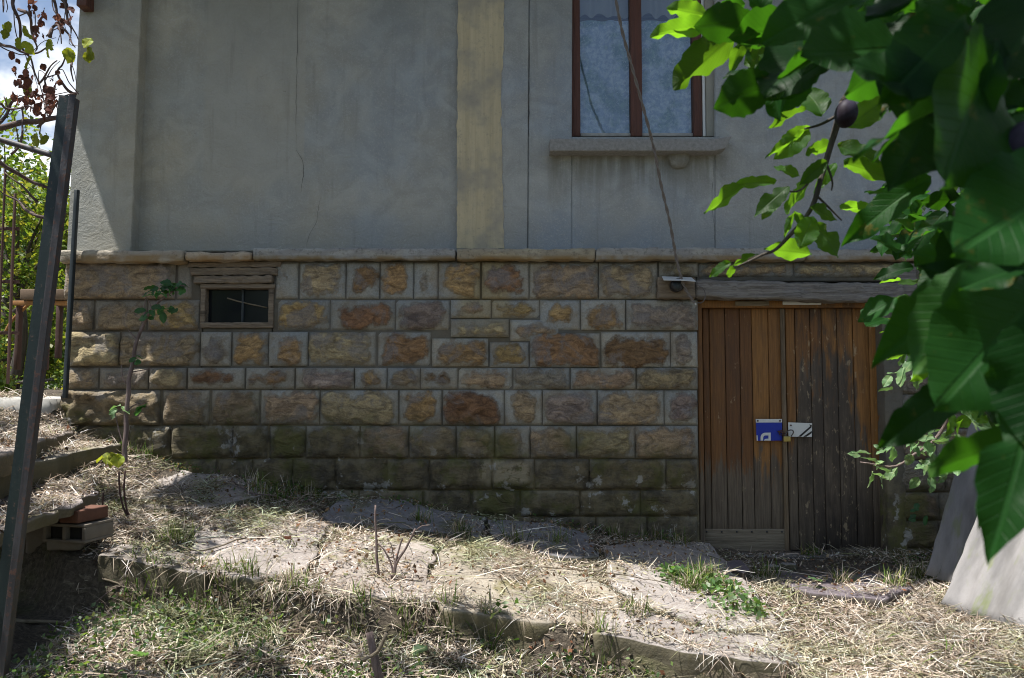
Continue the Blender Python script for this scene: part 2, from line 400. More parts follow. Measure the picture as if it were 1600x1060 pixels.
M_cover = wood('worn_cover_strip_wood', (.13, .085, .045), (.22, .17, .11), (.05, .035, .02), 'z')
M_palewood = wood('bare_grey_brown_wood', (.16, .13, .09), (.25, .21, .15), (.07, .055, .035))
def f_glass(t):
    g = t.n('BsdfGlossy', {'Color': (.9, .95, 1), 'Roughness': .015, 'Normal': t.bump(t.noise(t.pos(), 2.5, 2, .5), .12, .02)}).outputs[0]
    tr = t.n('BsdfTransparent', {'Color': (.97, .99, 1)}).outputs[0]
    fr = t.n('Fresnel', {'IOR': 1.5}).outputs[0]
    return t.n('MixShader', {0: t.m('ADD', t.m('MULTIPLY', fr, 1.6), .06, True), 1: tr, 2: g}).outputs[0]
M_glass = material('window_glass', f_glass)
M_dark_pane = material('opaque_dark_glass', lambda t: {'Base Color': (.012, .014, .016, 1), 'Roughness': .12, 'Specular IOR Level': .25})  # near-black opaque pane, its colour standing in for the unlit cellar
def f_curt(t):
    p = t.pos(); n = t.noise(p, 26, 5, .75, .5); b = t.noise(p, 5, 3, .6); v = t.noise(t.map(p, (10, 1, .5)), 3, 3, .5)
    c = t.mix(t.rng(n, .38, .66), (.36, .48, .68), (.80, .90, .98)); c = t.mix(t.rng(b, .42, .6), c, t.mul(c, (.42, .55, .45))); c = t.mix(t.m('MULTIPLY', t.rng(t.noise(p, 60, 4, .8), .54, .66), .6), c, (.95, .98, 1.))  # large greenish dark blotches put the trees' reflection into the cloth colour
    return {'Base Color': t.mix(t.m('MULTIPLY', v, .4), c, (.3, .42, .55))}
M_curtain = material('lace_curtain', f_curt)
def f_valance(t):
    d = t.n('BsdfDiffuse', {'Color': (.55, .56, .53)}).outputs[0]; tr = t.n('BsdfTransparent', {'Color': (1, 1, 1)}).outputs[0]
    return t.n('MixShader', {0: .55, 1: tr, 2: d}).outputs[0]
M_valance = material('sheer_valance', f_valance)
def leaf_mat(name, top, back, trans, spec=.35, tf=.42, attr=False):
    def f(t):
        uv = t.n('TexCoord').outputs['Object']
        x, y, z = t.xyz(uv)
        ax = t.m('ABSOLUTE', x)
        mid = t.rng(ax, .028, .010)
        vn = t.m('FRACT', t.m('MULTIPLY', t.m('SUBTRACT', y, t.m('MULTIPLY', ax, .75)), 13.0)); vein = t.m('MAXIMUM', mid, t.m('MULTIPLY', t.rng(t.m('ABSOLUTE', t.m('SUBTRACT', vn, .5)), .10, .02), .55))
        r = t.n('ObjectInfo').outputs['Random']
        nz = t.noise(t.pos(), 40, 4, .7)
        v = t.m('ADD', .6, t.m('MULTIPLY', r, .8)); vc = t.n('CombineXYZ', {0: v, 1: v, 2: v}).outputs[0]
        bf = t.n('NewGeometry').outputs['Backfacing']
        c = t.mul(t.mix(bf, top, back), vc); c = t.mix(t.m('ADD', t.m('MULTIPLY', vein, .3), t.m('MULTIPLY', mid, .4)), c, t.mul(c, (2.6, 1.9, 2.2)))
        c = t.mix(t.m('MULTIPLY', t.rng(nz, .60, .70), .5), c, (.13, .09, .02)); c = t.mix(t.m('MULTIPLY', t.rng(t.noise(t.pos(), 14, 3, .6), .45, .65), .45), c, t.mul(c, (1.9, 1.35, 1.2)))
        tr_ = t.mul(t.mix(t.m('MULTIPLY', vein, .45), trans, tuple(v_*.45 for v_ in trans)), vc)
        b = t.bump(t.m('SUBTRACT', nz, t.m('MULTIPLY', vein, 1.)), .35, .003)
        p = t.n('BsdfPrincipled', {'Base Color': c, 'Roughness': .5, 'Specular IOR Level': spec, 'Normal': b}).outputs[0]
        tl = t.n('BsdfTranslucent', {'Color': tr_}).outputs[0]
        return t.n('MixShader', {0: tf, 1: p, 2: tl}).outputs[0]
    return material(name, f)
M_leaf = leaf_mat('plum_leaf', (.014, .05, .010), (.03, .075, .022), (.24, .52, .018), .2)
M_leaf_big = leaf_mat('shaded_plum_leaf', (.007, .038, .007), (.016, .058, .011), (.065, .23, .008), .12, .35)  # darker copy of the plum leaf, with the shade put into its colour
M_leaf_dry = leaf_mat('dry_vine_leaf', (.12, .06, .05), (.14, .08, .07), (.20, .08, .045), .1)
M_leaf_yel = leaf_mat('yellow_green_vine_leaf', (.18, .25, .03), (.2, .26, .05), (.5, .55, .03), .2)
M_leaf_sap = leaf_mat('sapling_leaf', (.035, .10, .045), (.05, .13, .05), (.12, .35, .05))
M_leaf_pale = leaf_mat('pale_leaf', (.10, .19, .08), (.14, .22, .11), (.2, .4, .08), .4, .3)
def f_card(t):
    c = t.n('Attribute', attribute_name='col').outputs['Color']
    d = t.n('BsdfDiffuse', {'Color': c}).outputs[0]; g = t.n('BsdfGlossy', {'Color': (.5, .5, .5), 'Roughness': .45}).outputs[0]
    tl = t.n('BsdfTranslucent', {'Color': t.mul(c, (2.6, 2.3, 1.0))}).outputs[0]
    a = t.n('MixShader', {0: .38, 1: d, 2: tl}).outputs[0]
    return t.n('MixShader', {0: .05, 1: a, 2: g}).outputs[0]
M_card = material('foliage_leaves', f_card)
def f_straw(t):
    c = t.n('Attribute', attribute_name='col').outputs['Color']
    d = t.n('BsdfDiffuse', {'Color': c}).outputs[0]; tl = t.n('BsdfTranslucent', {'Color': c}).outputs[0]
    return t.n('MixShader', {0: .2, 1: d, 2: tl}).outputs[0]
M_straw = material('dry_straw', f_straw)
M_bark = wood('plum_bark', (.06, .05, .04), (.12, .10, .08), (.02, .018, .015), 'z')
M_twig = wood('sapling_bark', (.14, .10, .09), (.24, .18, .16), (.07, .05, .045), 'z')
M_vine = wood('vine_bark', (.08, .05, .05), (.17, .12, .10), (.03, .02, .02), 'x')
def f_steel(t):
    p = t.pos(); a = t.noise(t.map(p, (6, 6, 1.2)), 2.5, 5, .7); b = t.noise(p, 40, 4, .7)
    c = t.mix(t.rng(a, .4, .6), (.006, .017, .018), (.011, .023, .022)); c = t.mix(t.m('MULTIPLY', t.rng(b, .55, .68), t.rng(a, .45, .6)), c, (.13, .08, .06))
    return {'Base Color': c, 'Roughness': .5, 'Metallic': .15, 'Normal': t.bump(b, .3, .004)}
M_steel = material('dark_green_steel', f_steel)
def f_steel2(t):
    p = t.pos(); a = t.noise(t.map(p, (6, 6, 1.2)), 2.5, 5, .7); b = t.noise(p, 40, 4, .7)
    c = t.mix(t.rng(a, .35, .65), (.065, .062, .066), (.03, .029, .031)); c = t.mix(t.rng(b, .52, .66), c, (.10, .05, .035))
    return {'Base Color': c, 'Roughness': .6, 'Normal': t.bump(b, .3, .004)}
M_steel2 = material('bare_worn_steel', f_steel2)
M_rust = flat('rusty_iron', (.07, .035, .028), .8)
M_darkpost = flat('dark_painted_iron', (.02, .03, .035), .6)
M_white = flat('white_enamel', (.62, .64, .62), .4, 0, .06)
M_blue = flat('blue_enamel', (.008, .03, .33), .35, 0, .08)
M_black = flat('black_plastic', (.012, .012, .014), .4)
M_brass = flat('brass', (.45, .36, .12), .35, .8)
M_iron = flat('dull_iron', (.13, .12, .11), .5, .7)
M_brick = flat('red_clay_brick', (.13, .058, .036), .9, 0, .4, 18)
M_block = flat('pale_clay_block', (.17, .145, .115), .9, 0, .3, 18)
M_conc = flat('old_concrete', (.37, .36, .33), .9, 0, .5, 22)
M_sill = flat('speckled_sill', (.26, .255, .24), .9, 0, .6, 40)
M_wire = flat('weathered_cable', (.16, .14, .125), .7)
M_plank = flat('orange_painted_board', (.28, .13, .035), .6)
M_tanboard = flat('tan_board', (.14, .095, .06), .8)
M_crack = flat('crack_shadow', (.05, .045, .04), 1.)
def f_asb(t):
    p = t.n('TexCoord').outputs['Object']; a = t.noise(t.map(p, (2, .5, 1)), 3, 5, .6); b = t.noise(p, 60, 6, .8)
    c = t.mix(t.rng(a, .35, .65), (.25, .24, .235), (.14, .135, .13)); c = t.mix(t.m('MULTIPLY', t.rng(b, .5, .7), .45), c, (.18, .17, .16))
    g = t.m('MULTIPLY', t.rng(t.noise(t.map(p, (5, 1.2, 1)), 1.7, 4, .65), .5, .62), t.rng(t.xyz(p)[1], .9, .1)); c = t.mix(t.m('MULTIPLY', g, .7), c, (.15, .18, .06))
    return {'Base Color': c, 'Roughness': .95, 'Normal': t.bump(b, .4, .006)}
M_asb = material('corrugated_cement', f_asb)
M_plum = material('plum_skin', lambda t: {'Base Color': t.mix(t.rng(t.noise(t.pos(), 30, 3, .6), .4, .7), (.012, .006, .012), (.04, .035, .06)), 'Specular IOR Level': .2, 'Roughness': .6})
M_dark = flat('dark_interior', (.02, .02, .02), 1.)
M_moss = flat('moss', (.05, .07, .015), 1., 0, .5)

# ------------------------------------------------------------------ ground
def axis(a, b, fa, fb, fs):
    fine = np.arange(fa, fb, fs)
    lo = [fa]; s = fs
    while lo[-1] > a: s *= 1.25; lo.append(lo[-1]-s)
    hi = [fine[-1]]; s = fs
    while hi[-1] < b: s *= 1.25; hi.append(hi[-1]+s)
    return np.array(lo[:0:-1] + list(fine) + hi[1:])
gx = axis(-90, 90, -3.9, 3.6, .028); gy = axis(-60, 140, 2.2, 5.75, .028)
X, Y = np.meshgrid(gx, gy); Z = G(X, Y)
nx_, ny_ = len(gx), len(gy)
ii = np.arange(nx_*ny_).reshape(ny_, nx_)
Fq = np.stack([ii[:-1, :-1], ii[:-1, 1:], ii[1:, 1:], ii[1:, :-1]], -1).reshape(-1, 4)
g_ = np_mesh('ground', np.stack([X, Y, Z], -1).reshape(-1, 3), Fq, 4, M_ground, smooth=True)
tag(g_, kind='structure')

# ------------------------------------------------------------------ house
house = empty('house', (1.0, 5.6, -1.0), 'old grey plastered house on a rough stone block base with a plank cellar door', 'house')
def hp(*a, **k): return prism(*a, parent=house, **k)
YC = 5.60; YP = 5.70; YM = 5.665; YR = 5.675
TOPZ = -260   # pixel row well above the picture
def lean(px, py, x2, y2, py3):
    return px + (x2-px)*(py3-py)/(y2-py)
# corner pier
hp('corner_pier', [W(104.5, 393, YC), W(205, 393, YC), W(lean(205, 393, 222, 0, TOPZ), TOPZ, YC), W(lean(104.5, 393, 125, 0, TOPZ), TOPZ, YC)], YC, 5.95, M_plaster)
hp('wall_panel', [W(195, 393, YP), W(720, 393, YP), W(720, TOPZ, YP), W(205, TOPZ, YP)], YP, 5.95, M_plaster)
hp('wall_pier', [W(713, 393, YM), W(824, 393, YM), W(828, TOPZ, YM), W(717, TOPZ, YM)], YM, 5.955, M_plaster)
# window opening in the right hand part
wl_, wr_, wb_, wt_ = 893, 1117, 214, -190
hp('wall_panel', [W(824.6, 393, YR), W(wl_, 393, YR), W(wl_+2, TOPZ, YR), W(828.6, TOPZ, YR)], YR, 5.95, M_plaster)
hp('wall_panel', [W(wl_, 393, YR), W(wr_, 393, YR), W(wr_, wb_, YR), W(wl_, wb_, YR)], YR, 5.95, M_plaster)
hp('wall_panel', [W(wr_, 393, YR), W(1760, 393, YR), W(1760, TOPZ, YR), W(wr_-1, TOPZ, YR)], YR, 5.95, M_plaster)
hp('wall_panel', [W(wl_, wt_, YR), W(wr_, wt_, YR), W(wr_, TOPZ, YR), W(wl_, TOPZ, YR)], YR, 5.95, M_plaster)
# raised patch of newer plaster, ochre stripe (thin skins with irregular edge)
def skin(name, poly, y, th, mat, jag=.006, n=70):
    P = []
    m_ = len(poly)
    for i in range(m_):
        a = Vector(poly[i]); b = Vector(poly[(i+1) % m_]); k = max(1, int((b-a).length/.03))
        for j in range(k):
            p = a.lerp(b, j/k); P.append(p + Vector((n3(p, 18, 2), 0, n3(p, 18, 6)))*jag)
    c = sum(P, Vector())/len(P)
    bm = bmesh.new(); vs = [bm.verts.new(p-c) for p in P]; f = bm.faces.new(vs)
    r = bmesh.ops.extrude_face_region(bm, geom=[f]); bmesh.ops.translate(bm, vec=(0, -th, 0), verts=[e for e in r['geom'] if isinstance(e, bmesh.types.BMVert)])
    bmesh.ops.recalc_face_normals(bm, faces=bm.faces); bmesh.ops.triangulate(bm, faces=bm.faces)
    me = bpy.data.meshes.new(name); bm.to_mesh(me); bm.free(); me.materials.append(mat)
    o = bpy.data.objects.new(name, me); COL.objects.link(o); o.location = c; par(o, house); return o
e = .001
skin('ochre_stripe', [W(716, TOPZ, YM-e), W(714, 389, YM-e), W(787, 389, YM-e), W(785, 250, YM-e), W(783, 180, YM-e), W(788, 0, YM-e), W(787, TOPZ, YM-e)], YM, .003, M_yellow, .012)
def crack(pts, y, wd=.004):
    sp = smooth_path([W(*p, y-.002) for p in pts], 8)
    sp = [p + Vector((n3(p, 25, 1), 0, n3(p, 25, 8)*.4))*.008 for p in sp]
    V = []; Fs = []
    for i, p in enumerate(sp):
        d = (sp[min(i+1, len(sp)-1)]-sp[max(i-1, 0)]).normalized(); nrm = Vector((d.z, 0, -d.x))
        ww = wd*(.35+.9*abs(n3(p, 14, 4)))*math.sin(math.pi*min(.97, max(.06, i/(len(sp)-1))))**.4
        V += [p-nrm*ww/2 - sp[0], p+nrm*ww/2 - sp[0]]
        if i: Fs.append((2*i-2, 2*i-1, 2*i+1, 2*i))
    o = mesh_obj('crack', V, Fs, M_crack, None, sp[0]); par(o, house)
crack([(463, 235), (473, 252), (474, 272), (470, 300)], YP-.006, .006)
crack([(500, 310), (494, 345), (481, 375), (480, 390)], YP, .003)
crack([(827, 60), (826, 160), (826, 215)], YR, .011); crack([(1117, 240), (1113, 300), (1118, 388)], YR, .003)
crack([(468, -160), (465, 60), (463, 150), (463, 234)], YP-.003, .004)
# side, back, floor, roof so that the house is closed
def plain(name, lo, hi, mat, p=None):
    return rbox(name, lo, hi, mat, p or house, seg=1.5, amp=0, r=.01)
plain('side_wall', (-3.125, 5.93, -1.6), (-2.9, 10.5, 4.1), M_plaster)
plain('side_wall', (4.6, 5.97, -1.8), (4.9, 10.5, 4.1), M_plaster)
plain('back_wall', (-3.1, 10.52, -1.8), (4.9, 10.8, 4.1), M_plaster)
plain('roof', (-3.93, 4.25, 4.12), (5.9, 11.4, 4.26), M_brownwood)
rbox('rafter_end', W(119, 9, 5.5), (W(131, 9, 5.5).x+.02, 6.2, 2.95), M_framewood, house, seg=.1)
# foundation backing (round the openings)
yb = 5.612
def back_(x0, x1, y0, y1, dep=.32):
    a = W(x0, y1, yb); b = W(x1, y0, yb); rw = 665 if x0 > 1000 or x1 == 1091 else 478; a.x = W(x0, 665 if x0 > 1000 else 478, yb).x; b.x = W(x1, 665 if x1 > 1000 else 478, yb).x; return plain('foundation_backing', (a.x, yb, a.z), (b.x, yb+dep, b.z), M_mortar)
back_(104, 317, 402, 940); back_(317.6, 426, 402, 446); back_(317.6, 426, 512, 940); back_(426.6, 1091, 402, 940); back_(1388, 1760, 402, 960); back_(1091.6, 1387.6, 402, 440)
plain('foundation_backing', (W(1092, 665, yb).x, 5.85, -1.4), (W(1387, 665, yb).x, 5.9, .62), M_dark); plain('cellar_dark_sheet', (W(318, 512, 6).x-.3, 6.4, -.3), (W(426, 512, 6).x+.3, 6.45, 1.1), M_dark)  # dark sheets behind door and cellar window, standing in for the unlit inside

TINT = dict(t=(.40, .315, .20), o=(.43, .30, .14), b=(.29, .175, .09), p=(.32, .275, .23), y=(.46, .375, .23), g=(.32, .30, .24), m=(.20, .175, .085), d=(.19, .155, .095))
def stone(x0, x1, y0, y1, c, cov, bul=1.0):
    a = W(x0+.2, y1-.2); b = W(x1-.2, y0+.2)
    cx, cz = (a.x+b.x)/2, (a.z+b.z)/2; hx, hz = (b.x-a.x)/2, (b.z-a.z)/2
    nx = max(6, int(hx*2/.019)); nz = max(5, int(hz*2/.019)); sd = random.random()*90
    ox, oz = random.uniform(-.1, .1), random.uniform(-.12, .06); cr = .42+.55*cov
    tilt = random.uniform(-.3, .3); pro = random.uniform(-.004, .009)
    V = []; core = []
    for j in range(nz+1):
        for i in range(nx+1):
            u = -1+2*i/nx; v = -1+2*j/nz
            p = Vector((u*hx, 0, v*hz)); wp = (cx+p.x, sd, cz+p.z)
            dx_ = hx*(1-abs(u-ox+tilt*v*.3)); dz_ = hz*(1-abs(v-oz+tilt*u*.25))
            mg = min(.5*hz, .002+.062*(1-cov))
            e1 = min(dx_-mg*1.3, dz_-mg); e2 = .06 - math.hypot(max(0, .06-(dx_-mg*1.3)), max(0, .06-(dz_-mg)))
            k = (min(e1, e2) + n3(wp, 8, 3)*.040 + n3(wp, 24, 8)*.026)/.045 + .5
            kk = min(1, max(0, k)); kk = kk*kk*(3-2*kk)
            edge = min((1-abs(u))*hx, (1-abs(v))*hz)
            ridg = 1-abs(n3((wp[0], wp[1], wp[2]*1.6), 7, 4))*1.6
            bulge = kk*(.006 + .024*bul*max(0, .5*ridg+.5*(n3(wp, 16, 6)+.35)))
            chip = .008+.012*max(0, n3(wp, 13, 7)); jn = -.009*max(0, 1-edge/chip)
            V.append(Vector((p.x + n3(wp, 9, 2)*.002, -(pro + bulge + jn + n3(wp, 5, 9)*.004*max(0, min(1, edge/.02))), p.z)))
            core.append(min(1.3, max(-.3, k)))
    Fs = [(j*(nx+1)+i, j*(nx+1)+i+1, (j+1)*(nx+1)+i+1, (j+1)*(nx+1)+i) for j in range(nz) for i in range(nx)]
    # skirt back into the wall
    rim = [i for i in range(nx+1)] + [j*(nx+1)+nx for j in range(1, nz+1)] + [nz*(nx+1)+i for i in range(nx-1, -1, -1)] + [j*(nx+1) for j in range(nz-1, 0, -1)]
    b0 = len(V)
    for q in rim: V.append(V[q] + Vector((0, .06, 0))); core.append(-.3)
    for q in range(len(rim)): Fs.append((rim[(q+1) % len(rim)], rim[q], b0+q, b0+(q+1) % len(rim)))
    o = mesh_obj('stone_block', V, Fs, M_stone, None, Vector((cx, YC, cz)), attrs={'core': core})
    k = random.uniform(.8, 1.2); tc_ = TINT[c]; o.color = (tc_[0]*k, tc_[1]*k*random.uniform(.93, 1.07), tc_[2]*k, 1)
    par(o, house)
R = {}
ROWS = [
 (410, 467, '103 274 t .97 1.3|276 300 g .1|430 466 g .15|468 540 y .6|541 593 b .42|594 646 o .4|647 684 g .15|685 750 o .5|753 826 b .5|827 935 y .75|936 1027 y .6'),
 (469, 516, '103 146 t .85|147 229 t .8|230 311 o .8|433 515 o .7|516 617 b .5|618 703 p .65|908 977 o .5|979 1090 p .6'),
 (469, 497, '704 767 y .3|768 843 o .3'), (469, 516, '844 906 o .28'), (499, 527, '704 795 y .5'), (500, 533, '797 873 y .5'),
 (519, 572, '103 187 t .95 2.2|188 312 t .85|313 361 p .6|362 419 o .6|420 481 o .5|482 587 t .7|590 673 b .6'),
 (529, 573, '675 763 o .6 1.6'), (535, 574, '765 826 o .6'), (521, 574, '828 937 b .8 1.5'), (519, 575, '940 1047 b .65|1049 1090 p .5'),
 (575, 608, '103 153 t .8|155 231 p .7|233 291 t .75|293 382 b .6|384 460 b .5|462 553 p .8|554 604 o .5|605 656 t .5|657 715 b .5|716 800 t .7|802 890 p .75|892 993 t .7|995 1090 t .75'),
 (610, 664, '99 250 t .98 3.0|253 327 t .85|330 405 t .85|407 499 t .7|500 622 y .75|624 690 o .5|692 787 b .75 2|789 847 t .5|848 932 p .75|934 1037 t .75|1039 1090 p .6'),
 (666, 716, '125 200 m .8|202 266 m .8|268 363 m .9|364 418 m .9 2|420 477 m .9|478 562 m .8|563 638 t .85|640 712 t .8|713 772 t .75|774 828 t .6|829 900 t .75|902 992 y .7|993 1090 t .8'),
 (718, 765, '215 283 m .8|285 338 m .5|340 394 m .7|395 456 m .8|457 524 d .9|525 604 d .9|605 670 d .8|672 768 d .8|770 834 d .85|836 920 d .9|922 1040 m .9|1041 1090 d .8'),
 (767, 806, '380 468 d .8|470 560 d .8|562 660 d .8|662 735 d .8|737 812 d .8|814 905 d .8|907 1000 m .8|1002 1090 d .8'),
 (808, 850, '560 640 d .8|642 742 d .8|744 830 d .8|832 930 d .8|932 1010 d .8|1012 1090 d .8'),
 (852, 900, '760 850 d .8|852 950 d .8|952 1030 d .8|1032 1090 d .8'),
 (410, 433, '1030 1090 y .3|1092 1240 y .3|1242 1411 y .35'),
]
for y0, y1, s in ROWS:
    for q in s.split('|'):
        q = q.split(); stone(float(q[0]), float(q[1]), y0, y1, q[2], float(q[3]), float(q[4]) if len(q) > 4 else 1.)
for k, (y0, y1) in enumerate([(410, 467), (469, 517), (519, 574), (576, 615), (617, 668), (670, 718), (720, 768), (770, 812), (814, 856), (858, 905)]):
    x = 1432 if k < 2 else 1406
    while x < 1700:
        x1 = x + random.uniform(55, 120); stone(x, x1-1.5, y0, y1, random.choice('tttpyg'), random.uniform(.5, .85)); x = x1
# plaster jamb and post right of the door
rbox('door_jamb', (W(1388.5, 900).x, 5.585, W(1388.5, 905).z), (W(1405, 470).x, 5.9, W(1405, 470).z), M_mortar, house, seg=.06, amp=.006)
rbox('jamb_post', (W(1413, 900).x, 5.565, W(1413, 517).z), (W(1430, 470).x, 5.62, W(1430, 412).z), M_greywood, house, seg=.06, amp=.006)
# cornice ledge pieces
def ledge(x0, x1, y0, y1, yf, tint, sd):
    a = W(x0, y1, yf); b = W(x1, y0, yf)
    o = rbox('ledge_slab', (a.x, yf, a.z), (b.x, 5.72, b.z), M_cornice, house, seg=.025, amp=.014, f=14, r=.012, seed=sd, mx=200)
    o.color = (*tint, 1)
ledge(91, 287, 391.5, 409.5, 5.50, (1.1, 1.02, .9), 3); ledge(288.5, 393, 394, 407, 5.515, (1.25, 1.08, .9), 8); ledge(394.5, 712, 388, 405.5, 5.53, (.95, .97, 1.), 14)
ledge(713.5, 930, 388.5, 406, 5.53, (1.05, .95, .75), 21); ledge(931.5, 1260, 387.5, 406.5, 5.52, (.95, .95, .95), 33); ledge(1261.5, 1700, 389, 407, 5.53, (.95, .95, .95), 44)

# upstairs window (house > window > frame ...)
YG = 5.745
win = empty('window', W(1000, 214, YG)); par(win, house)
def wbar(name, x0, x1, y0, y1, ya, yb2, mat, **k):
    a = W(x0, y1, ya); b = W(x1, y0, ya); a.x = W(x0, 110, ya).x; b.x = W(x1, 110, ya).x; return rbox(name, (a.x, ya, a.z), (b.x, yb2, b.z), mat, win, seg=.08, amp=.002, r=.004, **k)
wbar('frame', 893, 906.5, -190, 213, 5.715, 5.78, M_framewood); wbar('frame', 1082, 1096, -190, 213, 5.715, 5.78, M_framewood)
wbar('mullion', 985, 1003, -190, 213, 5.705, 5.775, M_framewood); wbar('frame', 906.6, 1081.5, 208, 213, 5.73, 5.78, M_conc)
wbar('frame_strip', 1097, 1101.5, -190, 213, 5.712, 5.78, M_white)
wbar('reveal', 1102.5, 1118, -190, 213, 5.70, 5.8, M_patch)
wbar('frame_strip', 889.5, 892.6, -190, 213, 5.712, 5.78, M_white)
for x0, x1 in ((905, 986), (1002, 1083)):
    a = W(x0, 213, YG+.004); b = W(x1, -190, YG+.004); a.x = W(x0, 110, YG).x; b.x = W(x1, 110, YG).x
    mesh_obj('pane', [Vector(q)-win.matrix_world.translation*0 for q in ((a.x, YG+.004, a.z), (b.x, YG+.004, a.z), (b.x, YG+.004, b.z), (a.x, YG+.004, b.z))], [(0, 1, 2, 3)], M_glass, smooth=False)
    o = COL.objects[-1] if False else bpy.context.scene.collection.objects[-1]
    par(o, win)
def cloth(name, x0, x1, y0, y1, y, mat, amp, folds, scallop=0):
    V = []; Fs = []; nx = 90; nz = 6
    for j in range(nz+1):
        for i in range(nx+1):
            u = i/nx; yb3 = y1 + (math.sin(u*folds*1.7)*scallop + math.sin(u*folds*.6+1)*scallop*.6)
            p = W(x0+(x1-x0)*u, y0+(yb3-y0)*j/nz, y); V.append(Vector((p.x, y+math.sin(u*folds*2)*amp+math.sin(u*folds*3.3)*amp*.4, p.z)))
    for j in range(nz):
        for i in range(nx): q = j*(nx+1)+i; Fs.append((q+nx+1, q+nx+2, q+1, q))
    o = mesh_obj(name, V, Fs, mat); par(o, win)
cloth('curtain', 900, 1090, 33, 216, 5.785, M_curtain, .010, 19); cloth('valance', 895, 1095, -190, 26, 5.84, M_valance, .012, 30, 3)
# sill and its bracket
a = W(859, 236, 5.55); b = W(1134, 217, 5.55)
def swarp(p):
    t_ = max(0, (p.x-(b.x-.08))/.08)
    return p + Vector((.045*t_*(p.z-a.z)/(b.z-a.z), 0, .02*t_))
rbox('sill', (a.x, 5.55, a.z), (b.x, 5.70, b.z), M_sill, win, seg=.025, amp=.006, f=16, r=.004, warp=swarp, mx=120)
V = []; Fs = []
for j in range(9):
    r = .088*math.cos(j/8*math.pi/2)**.7; z = -.125*math.sin(j/8*math.pi/2)
    for i in range(13):
        th = math.pi*i/12; V.append(Vector((math.cos(th)*r, -math.sin(th)*r*.75, z)))
for j in range(8):
    for i in range(12): q = j*13+i; Fs.append((q, q+1, q+14, q+13))
o = mesh_obj('bracket', V, Fs, M_plaster, None, W(1060, 238, 5.675)); par(o, win)

# cellar window
cwn = empty('cellar_window', W(372, 510, 5.66)); par(cwn, house)
def cb(name, x0, x1, y0, y1, ya, yb2, mat, amp=.004):
    a = W(x0, y1, ya); b = W(x1, y0, ya); a.x = W(x0, 478, ya).x; b.x = W(x1, 478, ya).x; return rbox(name, (a.x, ya, a.z), (b.x, yb2, b.z), mat, cwn, seg=.02, amp=amp, f=20, r=.005, mx=60)
cb('frame', 313, 320.5, 449, 510, 5.60, 5.70, M_brownwood); cb('frame', 419, 427.5, 449, 510, 5.60, 5.70, M_brownwood)
cb('frame', 312, 429, 443.5, 451, 5.595, 5.705, M_brownwood); cb('sill', 314, 427, 504, 512.5, 5.59, 5.7, M_brownwood, .008)
cb('mullion', 377, 381, 451, 504, 5.65, 5.68, M_darkpost)
cb('beam', 296, 433, 418.5, 430, 5.585, 5.72, M_brownwood, .014); cb('beam', 301, 424, 431, 442.5, 5.575, 5.72, M_brownwood, .016); cb('beam', 292, 438, 408.5, 417.5, 5.59, 5.72, M_brownwood, .012)
a = W(320, 505, 5.665); b = W(420, 450, 5.665)
o = mesh_obj('pane', [(a.x, 5.665, a.z), (b.x, 5.665, a.z), (b.x, 5.665, b.z), (a.x, 5.665, b.z)], [(0, 1, 2, 3)], M_dark_pane, smooth=False); par(o, cwn)
tube('stick', [W(355, 466, 5.655), W(380, 473, 5.655), W(418, 481, 5.655)], .005, .005, M_palewood, cwn)

# lintel beam over the door
def lw(p):
    u = (p.x-W(1030, 0).x)/1.7
    return p + Vector((0, 0, .012*math.sin(u*4.5+1) + n3(p, 3, 4)*.012))
a = W(1088, 468, 5.54); b = W(1411, 440, 5.54)
rbox('lintel_beam', (a.x, 5.54, a.z), (b.x, 5.72, b.z), M_greywood, house, seg=.022, amp=.022, f=11, r=.014, warp=lw, mx=100)
a = W(1028, 466.5, 5.545); b = W(1087, 433, 5.545)
o = rbox('lintel_end', (a.x, 5.545, a.z), (b.x, 5.62, b.z), M_brownwood, house, seg=.03, amp=.010, f=12, r=.01)

# ------------------------------------------------------------------ cellar door
door = empty('door', W(1230, 862, 5.70)); par(door, house)
YD = 5.70
def dbar(name, x0, x1, y0, y1, ya, yb2, mat, amp=.002, seg=.06):
    a = W(x0, y1, ya); b = W(x1, y0, ya); a.x = W(x0, 665, ya).x; b.x = W(x1, 665, ya).x; return rbox(name, (a.x, ya, a.z), (b.x, yb2, b.z), mat, door, seg=seg, amp=amp, r=.004, mx=50)
for x0, x1 in ((1100, 1110), (1110.9, 1134.5), (1135.4, 1157.5), (1158.4, 1176.5), (1177.4, 1202.5), (1203.4, 1222)):
    dbar('plank', x0, x1, 482, 829, YD+random.uniform(-.006, .006), YD+.03, M_door)
for x0, x1 in ((1230.5, 1244.5), (1245.4, 1268.5), (1269.4, 1286.5), (1287.4, 1310.5), (1311.4, 1335.5), (1336.4, 1360.5), (1361.4, 1376)):
    dbar('plank', x0, x1, 482, 862+random.uniform(-2, 1), YD+random.uniform(-.005, .005), YD+.03, M_door)
dbar('cover_strip', 1222.8, 1229.5, 482, 862, YD-.018, YD+.03, M_cover)
kb = dbar('kick_board', 1098.5, 1225, 827, 862, YD-.012, YD+.02, M_palewood)
dbar('frame', 1091.5, 1099.3, 470, 864, YD-.05, YD+.05, M_door); dbar('frame', 1376.8, 1387.5, 470, 864, YD-.05, YD+.05, M_door)
dbar('frame', 1092, 1387, 469.5, 481, YD-.045, YD+.05, M_door); dbar('splinter', 1152, 1206, 470.5, 478, YD-.055, YD-.046, M_palewood, .006, .02)
dbar('patch_strip', 1227, 1288, 471, 476.5, YD-.056, YD-.046, M_white)
for k in range(6):
    p = W(1104+k*23.5, 831, YD-.012); V, Fs = tube_geo([(0, 0, 0), (0, -.005, 0)], .006, 8); o = mesh_obj('nail', V, Fs, M_black, None, p); par(o, door)

